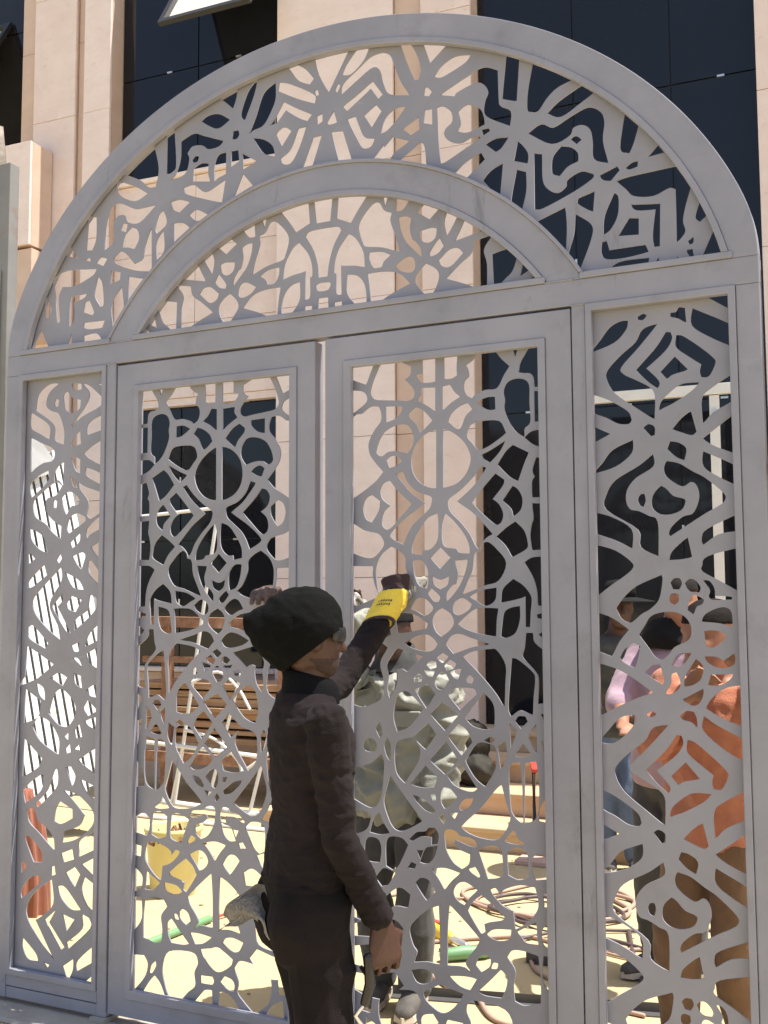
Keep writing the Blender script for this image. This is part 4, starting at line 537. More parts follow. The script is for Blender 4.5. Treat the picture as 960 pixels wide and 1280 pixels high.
# ------------------------------------------------------------------ things in the courtyard
def rod(name, a, b, r, m, parent, n=8):
    bm = bmesh.new(); loft(bm, [(Vector(a), *_ax(a, b, r)), (Vector(b), *_ax(a, b, r))], n)
    return bm_obj(name, bm, m, parent, smooth=False)
def _ax(a, b, r):
    t = (Vector(b)-Vector(a)).normalized(); ref = Vector((0,0,1)) if abs(t.z) < .9 else Vector((1,0,0))
    A = (ref-t*ref.dot(t)).normalized(); return A*r, t.cross(A)*r
def sqbar(name, a, b, w, m, parent):
    bm = bmesh.new(); A, Bv = _ax(a, b, w*.7071)
    loft(bm, [(Vector(a), (A+Bv)*.7071, (Bv-A)*.7071), (Vector(b), (A+Bv)*.7071, (Bv-A)*.7071)], 4)
    return bm_obj(name, bm, m, parent, bevel=.002)
# white profiled sheet leaning at the left, top part plain
W = empty('slatted_panel', (-3.32, 2.35, 0), radians(24), label='white slatted panel leaning askew behind the left gate panel', cat='panel')
R_ = Matrix.Rotation(radians(-19), 3, 'Y') 
def sheet_pt(x, y, z):
    p = R_ @ Vector((x, y, z)); p.y += p.z*.42; p.z += .27; return p
bm = bmesh.new(); v = [bm.verts.new(sheet_pt(a, .035, z)) for a, z in ((-.74,-.02),(.46,-.02),(.46,2.55),(-.74,2.55))]; bm.faces.new(v)
bmesh.ops.solidify(bm, geom=bm.faces[:], thickness=.006); bm_obj('gap_shade_backing', bm, SHADOWGREY, W)  # sheet added behind the slats so their gaps read as shaded
x = -.72
while x < .44:
    bm = bmesh.new()
    f = [[bm.verts.new(sheet_pt(x+a, b, z)) for a, b in ((0,0),(.036,0),(.036,-.014),(0,-.014))] for z in (-.02+random.uniform(0,.03), 2.55)]
    for k in range(4): bm.faces.new((f[0][k], f[0][(k+1)%4], f[1][(k+1)%4], f[1][k]))
    bm.faces.new(f[0][::-1]); bm.faces.new(f[1]); bm_obj('slat', bm, SHEETWHITE, W, bevel=.002); x += .057
bm = bmesh.new()
P2 = [(-.9, 2.35), (.42, 2.35), (.24, 2.85), (-.32, 3.45), (-.9, 3.5)]
f = [bm.verts.new(sheet_pt(a, -.058, z)) for a, z in P2]; bm.faces.new(f)
bmesh.ops.solidify(bm, geom=bm.faces[:], thickness=.004)
bm_obj('plain_part', bm, SHEETWHITE, W)
for k, (a, z0, z1) in enumerate(((-.18, 2.4, 3.15), (.02, 1.5, 2.7))):
    bm = bmesh.new(); tube(bm, [sheet_pt(a, -.052, z0), sheet_pt(a-.02, -.052, z1)], .006, 6); bm_obj('rust_seam', bm, RUST, W)
# red brown pleated cloth bundle behind the bottom of the left panel
bm = bmesh.new(); rings = []
for j in range(18):
    z = .62*j/17; rr = .17*(1-.45*(j/17)**2)*(1 if j < 16 else .7)
    rings.append((z, rr))
L = []
for z, rr in rings:
    L.append([bm.verts.new((cos(2*pi*i/72)*rr*(1+.10*sin(i*2*pi/72*14+z*2)+.08*noise.noise(Vector((i*.2, z*3, 0)))), sin(2*pi*i/72)*rr*.8*(1+.10*sin(i*2*pi/72*14+z*2)), z)) for i in range(72)])
for a, b in zip(L, L[1:]):
    for i in range(72): bm.faces.new((a[i], a[(i+1)%72], b[(i+1)%72], b[i]))
bm.faces.new(L[-1])
bm_obj('cloth_sack', bm, REDBROWN, loc=(-2.33, .95, 0), smooth=True, label='red brown pleated cloth sack low behind the left gate panel', cat='sack')
# rack of boards with rusty uprights
K = empty('timber_rack', (-2.85, 3.95, 0), radians(2.3), label='rusty steel rack stacked with weathered brown boards under the left window', cat='rack')
sqbar('rusty_upright', (.34, -.05, 0), (.34, -.05, 1.47), .075, RUST, K)
sqbar('rusty_upright', (-.75, -.05, 0), (-.75, -.05, 1.47), .075, RUST, K)
sqbar('rusty_beam', (-.95, -.10, 1.43), (.36, -.10, 1.41), .085, RUST, K)
sqbar('rusty_beam', (-.95, -.10, 1.12), (-.2, -.10, 1.12), .05, RUST, K)
sqbar('rusty_beam', (-.95, -.12, .34), (.75, -.12, .33), .08, RUST, K)
z = .52
for i in range(7):
    h = random.choice((.035, .05, .065, .05)); a = -1.05+random.uniform(-.1,.1); b = .85+random.uniform(-.12,.1); y = random.uniform(-.06, .02)
    box('board', a, b, y-.02, .45+y, z, z+h, WOOD, K, bevel=.004); z += h+random.uniform(.004,.02)
box('shelf', -1.05, .85, .0, .45, .44, .49, WOOD, K, bevel=.004)
# white tubular frame standing in front of the rack
T = empty('tubular_frame', (-2.9, 3.38, 0), label='white tubular metal frame standing in front of the board rack', cat='metal frame')
for a, b, r in (((-.70,0,.52),(.55,0,.46),.016), ((-.45,.02,.07),(.75,.0,.035),.022), ((-.65,-.25,.015),(.75,-.3,.015),.016),
                ((.10,.04,2.30),(-.25,0,.07),.014), ((.30,.06,1.05),(.02,.03,.05),.013), ((-.62,.0,.62),(-.72,-.05,.02),.016),
                ((.62,.05,.85),(.42,.0,.04),.014), ((.75,.05,.80),(.55,.0,.04),.014), ((-.25,.0,.50),(-.38,0,.06),.012), ((-.18,0,.50),(-.28,0,.06),.012),
                ((.75,.1,.62),(.30,.0,.30),.012), ((-.75,.1,2.27),(.13,.05,2.31),.014), ((-.75,.1,2.27),(-.86,.05,1.4),.020)):
    rod('tube', a, b, r, WHITEPAINT, T)
bm = bmesh.new(); tube(bm, crom([(-.1,0,.98),(.1,.05,1.06),(.3,.02,.95),(.42,0,.80)], 6), .011, 8); bm_obj('bent_tube', bm, WHITEPAINT, T, smooth=True)
bm = bmesh.new(); tube(bm, crom([(-.15,0,.62),(.1,.02,.56),(.3,.02,.42),(.36,0,.30)], 6), .011, 8); bm_obj('bent_tube', bm, WHITEPAINT, T, smooth=True)
# white frame before the right glass, solid stand-in for a reflected door frame
A_ = empty('reflected_frame', (.72, 4.30, .6), radians(2.3), label='tall white door frame standing in for its reflection in the right glass', cat='door frame')
box('jamb', .0, .065, 0, .05, 0, 2.42, ALU, A_, bevel=.003)
box('head', -.90, .22, -.01, .04, 2.425, 2.50, ALU, A_, bevel=.003)
box('hinge_plate', .02, .05, -.02, 0, 2.2, 2.32, STEEL, A_)
# bucket
Bk = empty('bucket', (-1.80, 1.56, 0), label='pale yellow plastic bucket filled with brown offcuts behind the left leaf', cat='bucket')
bm = bmesh.new(); L = []
for r, z in ((.0,.006),(.118,.0),(.122,.01),(.150,.335),(.160,.34),(.160,.362),(.150,.366),(.144,.355),(.118,.02),(.0,.018)):
    L.append([bm.verts.new((max(r,.001)*cos(2*pi*i/40), max(r,.001)*sin(2*pi*i/40), z)) for i in range(40)])
for a, b in zip(L, L[1:]):
    for i in range(40): bm.faces.new((a[i], a[(i+1)%40], b[(i+1)%40], b[i]))
bm_obj('shell', bm, BUCKET, Bk, smooth=True)
bm = bmesh.new()
for i in range(60):
    a = random.uniform(0, 2*pi); r = .125*math.sqrt(random.random()); p = Vector((r*cos(a), r*sin(a), .25+random.uniform(0,.05)))
    d = Vector((random.uniform(-1,1), random.uniform(-1,1), random.uniform(-.1,1.3))).normalized()*random.uniform(.04,.09)
    A1, B1 = _ax(p, p+d, random.uniform(.004,.010)); loft(bm, [(p, A1, B1), (p+d, A1, B1)], 5)
bm_obj('brown_offcuts', bm, BUCKETIN, Bk, kind='stuff')
bm = bmesh.new(); tube(bm, crom([(.155*cos(radians(a)), .155*sin(radians(a))*.35-.05*sin(radians(a)), .33-.13*sin(radians(a))) for a in range(0,181,20)], 3), .004, 6); bm_obj('handle', bm, STEEL, Bk)
# green bar with red tip on the ground
Hs = empty('green_rod', (-1.30, 1.0, 0), label='green plastic rod with a red tip lying on the ground behind the left leaf', cat='rod')
bm = bmesh.new(); tube(bm, [(-.06,-.34,.02),(-.01,.20,.02)], .019, 10); bm_obj('sleeve', bm, GREENP, Hs, smooth=True)
bm = bmesh.new(); tube(bm, [(-.01,.21,.02),(.04,.40,.015)], .007, 8); bm_obj('red_tip', bm, REDP, Hs, smooth=True)
# yellow tool with red label
Yt = empty('power_tool', (-.22, 1.46, 0), radians(-25), label='yellow hand tool with a red side lying among the cables', cat='tool')
bm = bmesh.new(); tube(bm, [(-.14,.02,.04),(-.09,.02,.045),(0,0,.042),(.10,-.01,.035),(.15,-.01,.03)], [.035,.05,.046,.036,.025], 14, .75)
bm_obj('housing', bm, YELLOWP, Yt, smooth=True)
bm = bmesh.new(); box_bm(bm, -.06, .09, -.012, .014, .078, .084); bm_obj('red_plate', bm, REDP, Yt, bevel=.003)
bm = bmesh.new(); tube(bm, [(.15,-.01,.03),(.27,-.03,.03)], .017, 10); bm_obj('chrome_nose', bm, STEEL, Yt, smooth=True)
Gt = empty('welding_torch', (.07, 1.24, 0), radians(38), label='green handled torch with a steel head lying near the right leaf', cat='torch')
bm = bmesh.new(); tube(bm, [(-.13,0,.03),(-.04,0,.035),(.06,0,.03)], [.024,.03,.026], 12); bm_obj('handle', bm, GREENP, Gt, smooth=True)
bm = bmesh.new(); tube(bm, [(.06,0,.03),(.14,.01,.035),(.18,.03,.05)], [.018,.02,.014], 10); bm_obj('steel_head', bm, STEEL, Gt, smooth=True)
# cables
def cable(pts, r, m, label):
    bm = bmesh.new(); tube(bm, crom([(x, y, z) for x, y, z in pts], 8), r, 6)
    bm_obj('cable', bm, m, smooth=True, label=label, cat='cable', group='cables on the courtyard floor')
def coil(cx, cy, R, turns, z=.01, ph=0):
    return [(cx+(R+.06*sin(i*1.3+ph))*cos(i*pi/6+ph), cy+(R*.8+.05*cos(i*1.7))*sin(i*pi/6+ph), z+.004*(i%3)) for i in range(int(12*turns)+1)]
cable(coil(.12, 2.25, .42, 2.3), .011, CABLEPINK, 'pale pink cable coiled in wide loops near the steps')
cable(coil(.20, 2.05, .30, 1.6, .022, 1.2)+[(.6,1.7,.02),(.9,1.65,.01),(1.3,1.8,.01)], .010, CABLEDARK, 'dark cable looped inside the pink coil')
cable([(-.45,1.42,.01),(-.25,1.33,.01),(0,1.5,.012),(.22,1.62,.012),(.5,1.55,.01),(.85,1.7,.01),(1.3,1.6,.01)], .009, CABLEPINK, 'pale cable running right from the yellow tool')
cable([(-.1,1.28,.01),(.1,1.45,.012),(.35,1.75,.02),(.7,1.95,.01),(1.2,2.2,.01)], .008, CABLEDARK, 'thin dark cable running back from the green torch')
cable([(.3,1.35,.01),(.38,1.2,.01),(.5,1.1,.01),(.62,.95,.01),(.9,.9,.01)], .009, CABLEPINK, 'short pale cable curling beside the right leaf stile')
cable([(.62,1.9,.01),(.72,1.55,.01),(.80,1.35,.012),(.82,1.1,.01),(.7,.85,.01)], .012, CABLEDARK, 'thick dark cable curving down behind the right panel')
cable([(.6,1.55,.01),(.85,1.45,.01),(1.05,1.1,.01),(1.1,.75,.01)], .007, CABLEPINK, 'thin pale cable crossing behind the right panel')
cable([(-.75,1.9,.01),(-.5,2.2,.01),(-.3,2.1,.01),(.0,2.6,.01)], .007, CABLEPINK, 'thin pale cable near the foot of the steps')
cable([(.0,.95,.01),(.12,.86,.01),(.25,.80,.02),(.4,.62,.01),(.6,.6,.01)], .010, CABLEPINK, 'pale cable lying across the steel bar')
Lb = empty('steel_angle', (.36, .80, 0), radians(14), label='long dark steel angle bar lying just behind the right leaf', cat='steel bar')
box('flange', -.55, .75, -.02, .02, .001, .006, STEELDARK, Lb); box('web', -.55, .75, .021, .026, .001, .04, STEELDARK, Lb)
box('steel_offcut', .30, .48, 1.30, 1.36, .001, .055, STEELDARK, bevel=.004, label='dark grey box section offcut lying right of the cables', cat='offcut')
box('tile_piece', -.30, -.10, 2.93, 3.08, .001, .03, mat('pink_tile', (.55,.38,.32), .7), bevel=.004, label='flat pinkish tile piece lying below the bottom step', cat='tile')
# bag and black board on the steps
bm = bmesh.new(); ellipsoid(bm, (-1.02,3.85,.52), (.22,.05,0), (-.04,.14,0), (.09,0,.22)); ellipsoid(bm, (-.86,3.78,.40), (.14,0,0), (0,.12,0), (0,0,.11))
remeshed('tarpaulin_bag', bm, TARP, None, .015, 3, folds(.02, 7, .008), label='slumped dark olive tarpaulin bag on the steps', cat='bag')
box('black_board', -.15, .15, -.012, .012, -.11, .11, BLACKPLASTIC, bevel=.004, rot=Matrix.Rotation(radians(-18),3,'X')@Matrix.Rotation(radians(8),3,'Y'), origin=(-1.08,3.56,.43), label='small black board leaning against the bag on the steps', cat='board')
Ch = empty('folding_stool', (-.17, 3.36, .15), radians(20), label='small folding stool with a red seat on the steps', cat='stool')
box('seat', -.15, .15, -.13, .13, .36, .39, REDP, Ch, bevel=.01)
for sx in (-1, 1):
    for d in (-1, 1): rod('leg', (sx*.13, -d*.13, 0), (sx*.13, d*.12, .36), .009, BLACKPLASTIC, Ch)

bm = bmesh.new()          # sand clods, chips and pebbles scattered over the courtyard
for i in range(260):
    x, y = random.uniform(-3.4, 2.2), random.uniform(.15, 3.1); r = random.uniform(.003, .011)*(1.6 if random.random() < .05 else 1)
    ellipsoid(bm, (x, y, r*.35), (r*random.uniform(.7,1.4),0,0), (0,r*random.uniform(.7,1.3),0), (0,0,r*.6), 6, 4)
bm_obj('gravel', bm, mat('chips', (.42,.34,.2), .9, (.30,.24,.14), scale=4), kind='stuff', label='small stone chips and grit scattered on the courtyard floor', cat='gravel')

# ------------------------------------------------------------------ people
Z = Vector((0,0,1))
def basis(F):
    F = Vector((F[0], F[1], 0)).normalized(); return F, Vector((F.y, -F.x, 0))     # forward, person's right
def head_rings(c, F, R, s=1.0, infl=0, lo=-1, hi=1):
    prof = [(-.122,.046,.026,.028),(-.112,.038,.044,.040),(-.09,.026,.064,.052),(-.06,.012,.080,.061),(-.03,.004,.090,.067),(0,0,.094,.071),(.035,-.004,.097,.075),(.07,-.008,.090,.071),(.095,-.012,.070,.057),(.110,-.014,.045,.038),(.117,-.014,.015,.013)]
    return [(c+Z*z*s+F*f*s, F*(d*s+infl), R*(w*s+infl)) for z, f, d, w in prof if lo <= z <= hi]
def head(bm, c, F, R, neck, s=1.0, up=Z):
    loft(bm, head_rings(c, F, R, s), 20)
    tube(bm, [c+(F*.090+Z*.005)*s, c+(F*.103-Z*.025)*s, c+(F*.110-Z*.042)*s], [.009*s,.012*s,.015*s], 8)       # nose
    ellipsoid(bm, c+(F*.083-Z*.072)*s, F*.014*s, R*.024*s, Z*.007*s, 10, 6); ellipsoid(bm, c+(F*.081-Z*.085)*s, F*.014*s, R*.021*s, Z*.008*s, 10, 6)
    ellipsoid(bm, c+(F*.080+Z*.018)*s, F*.016*s, R*.055*s, Z*.010*s, 12, 6)                                     # brow
    for k in (-1, 1):
        ellipsoid(bm, c+(R*k*.073-F*.012-Z*.015)*s, F*.019*s, R*.010*s, Z*.031*s, 10, 8)                        # ears
        ellipsoid(bm, c+(R*k*.034+F*.074-Z*.03)*s, F*.018*s, R*.02*s, Z*.02*s, 8, 6)                            # cheeks
    tube(bm, [c+(-F*.012-Z*.06)*s, c*.5+neck*.5-F*.01*s, neck], [.056*s,.055*s,.066*s], 14)
def hand(bm, w, D, P, T, curl=(.35,.5,.4), r=.0077, s=1.0, L=.088, tcurl=.5):
    """wrist w, direction D, palm side P, thumb side T"""
    D = D.normalized(); P = (P-D*P.dot(D)).normalized(); T = (T-D*T.dot(D)-P*T.dot(P)).normalized()
    loft(bm, [(w-D*.02*s, T*.027*s, P*.020*s), (w+D*.01*s, T*.029*s, P*.018*s), (w+D*L*.5*s, T*.040*s, P*.016*s), (w+D*L*s, T*.041*s, P*.013*s), (w+D*(L+.008)*s, T*.036*s, P*.009*s)], 14)
    for k, (o, ln) in enumerate(((.034,.92),(.0115,1.0),(-.0115,.95),(-.034,.76))):
        p = w+D*(L-.008)*s+T*o*s; d = D.copy(); fan = T*o*1.0; pts = [p-D*.012*s]; a = 0
        pts.append(p)
        for sl, cu in zip((.045,.028,.022), curl):
            a += cu+.05*(k-1.5)*.4
            d = (D*cos(a)+P*sin(a)+fan).normalized(); p = p+d*sl*ln*s; pts.append(p)
        tube(bm, pts, [r*s*1.05, r*s*1.08, r*s, r*s*.92, r*s*.78], 8)
    p = w+D*.022*s+T*.026*s; d0 = (D*.62+T*.70+P*.25).normalized(); d1 = (D*(1-.3*tcurl)+P*tcurl+T*.15*(1-tcurl)).normalized()
    tube(bm, [p-T*.012*s, p+d0*.030*s, p+d0*.030*s+d1*.032*s, p+d0*.030*s+d1*.055*s], [r*s*1.5, r*s*1.3, r*s*1.1, r*s*.8], 8)
def spine_rings(pel, neck, F, R, s=1, infl=0, frm=-.10, to=1.0, drop=0):
    """rings from crotch to the neck base; height fraction 0 = pelvis, 1 = neck"""
    A = neck-pel; out = []
    for t, w, d, f in ((-.20,.085,.080,0),(-.12,.150,.105,0),(0,.165,.118,-.005),(.18,.152,.110,0),(.36,.142,.103,.008),(.56,.155,.112,.010),(.74,.168,.116,.006),(.86,.160,.100,-.004),(.94,.118,.078,-.012),(1.0,.072,.066,-.008)):
        if t < frm or t > to: continue
        out.append((pel+A*t+F*f*s, R*(w*s+infl), F*(d*s+infl)))
    return out
def leg(bm, hip, knee, ank, s=1, infl=0, flare=0):
    tube(bm, [hip+Z*.03, hip.lerp(knee,.35), knee, knee.lerp(ank,.35), ank], [.086*s+infl,.076*s+infl,.056*s+infl+flare*.4,.054*s+infl+flare,.038*s+infl+flare], 14)
def arm(bm, sh, el, wr, s=1, infl=0, cuff=0):
    tube(bm, [sh, sh.lerp(el,.45), el, el.lerp(wr,.35), wr], [.056*s+infl,.048*s+infl,.041*s+infl,.039*s+infl,.027*s+infl+cuff], 14)
def shoe(name, ank, F, R, parent, m=SHOE):
    bm = bmesh.new(); g = Vector((ank.x, ank.y, ank.z-.075))
    loft(bm, [(g-F*.075+Z*.05, R*.034, Z*.040), (g-F*.03+Z*.06, R*.040, Z*.055), (g+F*.05+Z*.045, R*.044, Z*.040), (g+F*.12+Z*.036, R*.047, Z*.030), (g+F*.17+Z*.030, R*.036, Z*.022), (g+F*.19+Z*.028, R*.016, Z*.014)], 14)
    tube(bm, [g+Z*.06, g+Z*.13], [.048,.05], 12)
    o = bm_obj('shoe', bm, m, parent, smooth=True)
    b2 = bmesh.new(); loft(b2, [(g-F*.02*0-F*.085+Z*.0, R*.001, F*.001), ], 3, cap=False) if 0 else None
    pts = [(-.085,.03),(-.09,0),(-.085,-.03),(0,-.042),(.1,-.05),(.17,-.04),(.20,0),(.17,.04),(.1,.05),(0,.042)]
    lo = [b2.verts.new(g+F*a+R*b+Z*.001) for a, b in pts]; hi = [b2.verts.new(g+F*a*.98+R*b*.96+Z*.024) for a, b in pts]
    b2.faces.new(lo); b2.faces.new(hi[::-1])
    for i in range(len(pts)): b2.faces.new((lo[i], lo[i-1], hi[i-1], hi[i]))
    bm_obj('sole', b2, SOLE, o)
def person(label, base, F, pel, neck, hd, Fh, arms, legs, skin, top, pants, s=1.0, voxel=.009, sleeve=1.0, topinfl=.016, seed=0, topto=.97, hem=-.13, wr=(.010,7,.004), hands=True, group=None, glute=0, skirt=0, dirz=.45, pinf=.012):
    """all joints in world metres; arms/legs: lists for (right, left)"""
    base = Vector(base); E = empty('person', base, label=label, cat='person', group=group)
    V = lambda p: Vector(p)-base
    F, R = basis(F); Fh, Rh = basis(Fh); pel, neck, hd = V(pel), V(neck), V(hd)
    arms = [[V(p) for p in a[:3]]+list(a[3:]) for a in arms]; legs = [[V(p) for p in l] for l in legs]
    bm = bmesh.new()
    loft(bm, spine_rings(pel, neck, F, R, s), 18); head(bm, hd, Fh, Rh, neck, s)
    for k, a in enumerate(arms):
        arm(bm, a[0], a[1], a[2], s)
        if hands: hand(bm, a[2], Vector(a[3]), Vector(a[4]), Vector(a[5]), a[6] if len(a) > 6 else (.35,.5,.4), s=s*(a[7] if len(a) > 7 else 1))
    for l in legs:
        leg(bm, l[0], l[1], l[2], s); tube(bm, [l[2]-Z*.035-F*.04, l[2]-Z*.045+F*.10], [.03,.026], 8)
    remeshed('body', bm, skin, E, voxel, 3)
    bm = bmesh.new(); sr = spine_rings(pel, neck, F, R, s, topinfl, hem, topto)
    if skirt: sr = [(pel+(neck-pel)*-.23-F*.03, R*.185, F*.165), (pel+(neck-pel)*-.12-F*.018, R*.188, F*.158)]+[r for r in sr[1:]]
    loft(bm, sr, 24)
    for a in arms:
        w = a[1].lerp(a[2], sleeve)
        arm(bm, a[0], a[1], w, s, topinfl-.002, .010)
    remeshed('shirt', bm, top, E, voxel, 3, folds(*wr, dirz=dirz, seed=seed))
    bm = bmesh.new(); loft(bm, spine_rings(pel, neck, F, R, s, .010, -.3, .10), 20)
    for l in legs:
        leg(bm, l[0], l[1], l[2], s, pinf, .012)
        if glute: ellipsoid(bm, l[0]-F*.042-Z*.02, R*.080, F*.092, Z*.12)
    remeshed('trousers', bm, pants, E, voxel, 3, folds(.010, 6, .004, seed=seed+5))
    for l in legs: shoe('shoe', l[2], F, R, E)
    return E, V, F, R, Fh, Rh

# camera-facing axes are only used to place the first man's profile
# ---- man in the black hood, in front of the gate
Fm, Rm = basis((.70,.71))
base1 = (.33,-.66,0)
H1 = Vector((.349,-.712,1.50)); nk = Vector((.335,-.690,1.345)); pl = Vector((.318,-.668,.84))
shR = nk+Rm*.160-Z*.065; shL = nk-Rm*.165-Z*.045
E1, V1, F1, R1, Fh1, Rh1 = person('man in black hood and sunglasses reaching up to the gate', base1, (.70,.71), pl, nk, H1, (.60,.80),
    [(shR, (.475,-.775,.965), (.540,-.662,.735), (.04,.02,-.30), (-.80,.50,.05), (.464,.885,-.1), (.60,.85,.6), 1.30),
     (shL, (.225,-.300,1.335), (.272,-.100,1.530), (.05,.12,.28), (.5,.7,.0), (-.6,.2,.1), (.5,.6,.4), .7)],
    [(pl+Rm*.085-Z*.09, pl+Rm*.09+Fm*.03-Z*.43, Vector((.385,-.72,.085))), (pl-Rm*.085-Z*.09, pl-Rm*.09+Fm*.05-Z*.43, Vector((.27,-.58,.085)))],
    SKIN, BLACKTOP, BLACKPANTS, s=.93, voxel=.0055, hem=-.13, wr=(.0045,10,.0028), seed=1, topto=1.0, glute=1, dirz=1.0, sleeve=.92, topinfl=.010, pinf=.018)
def q1(dx, dy, dd=0):      # metres to the side / up / away from the man's head centre
    return V1(H1)+Vector((.902,.431,0))*dx+Z*dy+Vector((-.43,.90,0))*dd
ux, ud = Vector((.902,.431,0)), Vector((-.43,.90,0))
bm = bmesh.new()
ellipsoid(bm, q1(-.006,.022), ux*.094, ud*.094, Z*.108, 24, 14)
ellipsoid(bm, q1(-.042,.019), ux*.098, ud*.088, Z*.109, 24, 14); ellipsoid(bm, q1(-.082,.012), ux*.074, ud*.068, Z*.084, 24, 14)
ellipsoid(bm, q1(-.110,.014), ux*.058, ud*.052, (Z*.064-ux*.012), 20, 12)
ellipsoid(bm, q1(-.160,.030), ux*.024, ud*.020, Z*.030-ux*.006, 16, 10)
ellipsoid(bm, q1(-.070,-.048), ux*.044, ud*.055, Z*.046, 16, 10)
ellipsoid(bm, q1(-.035,-.040), ux*.062, ud*.075, Z*.060, 16, 10)
def hoodfold(p):
    u = p.x*.902+p.y*.431; w = noise.noise(p*7)*.5
    return .006*(1-abs(noise.noise(Vector((u*5+p.z*4, (p.x*-.43+p.y*.9)*12, p.z*17+u*9+w))))*2.2)+.0025*(1-abs(noise.noise(p*30))*2)
hood = remeshed('hood', bm, BLACKKNIT, E1, .006, 5, hoodfold)
b2 = bmesh.new(); b2.from_mesh(hood.data)
pco = q1(.106,.037); pno = (ux*.60-Z*.80).normalized()
bmesh.ops.bisect_plane(b2, geom=b2.verts[:]+b2.edges[:]+b2.faces[:], plane_co=pco, plane_no=pno, clear_outer=True)
b2.to_mesh(hood.data); b2.free()
so = hood.modifiers.new('thick', 'SOLIDIFY'); so.thickness = .006; so.offset = 0
bm = bmesh.new(); loft(bm, [(c, a, b) for c, a, b in head_rings(V1(H1), Fh1, Rh1, .93, .0012, -.13, -.055)], 24); remeshed('beard', bm, STUBBLE, E1, .006, 2)
sg = empty('sunglasses', Vector(base1), label='wraparound dark sunglasses on the hooded man', cat='sunglasses')
bm = bmesh.new(); c = V1(H1)
loft(bm, [(c+Fh1*(.100*cos(a))*1.0+Rh1*(.080*sin(a))+Z*.004, Z*.021*(.75+.25*cos(a)), (Fh1*cos(a)+Rh1*sin(a))*.004) for a in [radians(k) for k in range(-70,71,10)]], 10)
bm_obj('lens_band', bm, BLACKPLASTIC, sg, smooth=True)
for k in (-1, 1):
    bm = bmesh.new(); tube(bm, [c+Fh1*.036+Rh1*k*.078+Z*.008, c-Fh1*.005+Rh1*k*.081+Z*.004, c-Fh1*.03+Rh1*k*.080-Z*.01], .0035, 8); bm_obj('temple', bm, BLACKPLASTIC, sg, smooth=True)
bm = bmesh.new()
cN = V1(nk)
loft(bm, [(cN+Fm*.000-Z*.034, Rm*.090, Fm*.084), (cN+Fm*.003-Z*.008, Rm*.084, Fm*.082+Z*-.012), (cN+Fm*.004+Z*.022, Rm*.076, Fm*.080-Z*.016), (cN-Fm*.006+Z*.046, Rm*.070, Fm*.074-Z*.018), (cN-Fm*.008+Z*.050, Rm*.062, Fm*.066-Z*.018)], 28, cap=False)
bm_obj('collar', bm, COLLAR, E1, smooth=True)
bm = bmesh.new(); p = V1((.30,-.80,.695)); box_bm(bm, -.013, .013, -.002, .002, -.007, .007, Matrix.Rotation(radians(40),3,'Z'), p); bm_obj('white_tab', bm, WHITEPAINT, E1)
# gauntlet on his raised hand
gl = empty('work_glove', (.28,-.10,1.5), label='yellow cuffed work glove on the raised hand of the hooded man', cat='glove')
O = Vector((.28,-.10,1.5)); gv = lambda p: Vector(p)-O
c0, c1, c2, c3 = gv((.272,-.105,1.528)), gv((.285,-.062,1.578)), gv((.296,-.040,1.622)), gv((.300,-.030,1.672))
gd = (c1-c0).normalized(); gs = ux; gn = gd.cross(gs).normalized()
bm = bmesh.new()
loft(bm, [(c0-gd*.010, gs*.052+gd*.008, gn*.046), (c0+gd*.012, gs*.054+gd*.008, gn*.047), (c1, gs*.054+gd*.006, gn*.044), (c2-gd*.006, gs*.050+gd*.004, gn*.040)], 24)
cf = remeshed('yellow_cuff', bm, YELLOW, gl, .005, 2, folds(.0045, 16, .0025))
bm = bmesh.new(); loft(bm, [(c0-gd*.020, gs*.050+gd*.008, gn*.044), (c0-gd*.009, gs*.0525+gd*.008, gn*.0465)], 24, cap=False)
cf = bm_obj('cuff_lining', bm, MAROON, gl, smooth=True); so = cf.modifiers.new('thick', 'SOLIDIFY'); so.thickness = .004; so.offset = 0
for k in range(2):   # printed lettering on the cuff: rows of small dark marks
    for i in range(6):
        a = radians(-118+i*8); pp = c1-gd*(.010+.016*k)+gs*.0565*cos(a+.0)+gn*.0465*sin(a)
        t = (-gs*sin(a)+gn*cos(a)).normalized(); nn = (gs*cos(a)+gn*sin(a)).normalized()
        bm = bmesh.new(); vs = [bm.verts.new(pp+t*x+gd*y+nn*.0040) for x, y in ((-.0025,-.004),(.0025,-.0045 if i%2 else -.002),(.0028,.004),(-.0022,.0035 if i%3 else .001))]
        bm.faces.new(vs); bm_obj('print_mark', bm, MAROON, cf)
bm = bmesh.new()
loft(bm, [(c2-gd*.010, gs*.047+gd*.003, gn*.037), (c2+gd*.02, gs*.048, gn*.034), (c3-gd*.006, gs*.050+gd*.006, gn*.026), (c3+gd*.004, gs*.047+gd*.008, gn*.018)], 22)
remeshed('dark_back', bm, MAROON, gl, .006, 2, folds(.004,14,.002))
bm = bmesh.new()
fd = (ux*.80+ud*.52+Z*.16).normalized()
for k, (dz, ln) in enumerate(((.030,.95),(.012,1.0),(-.006,.95),(-.022,.8))):
    st = c2+gd*(.022+dz)+gs*.030
    tube(bm, [st-fd*.02, st+fd*.03*ln, st+fd*.06*ln-Z*.004, st+(fd*.07+ud*.022-Z*.006)*ln], [.013,.0135,.0125,.011], 10)
tube(bm, [c2+gs*.02-gd*.01, c2+gs*.048+ud*.0-gd*.012, c2+gs*.066+ud*.03-gd*.004], [.016,.0145,.011], 10)
remeshed('leather_fingers', bm, LEATHER, gl, .005, 2, folds(.003,20,.002))
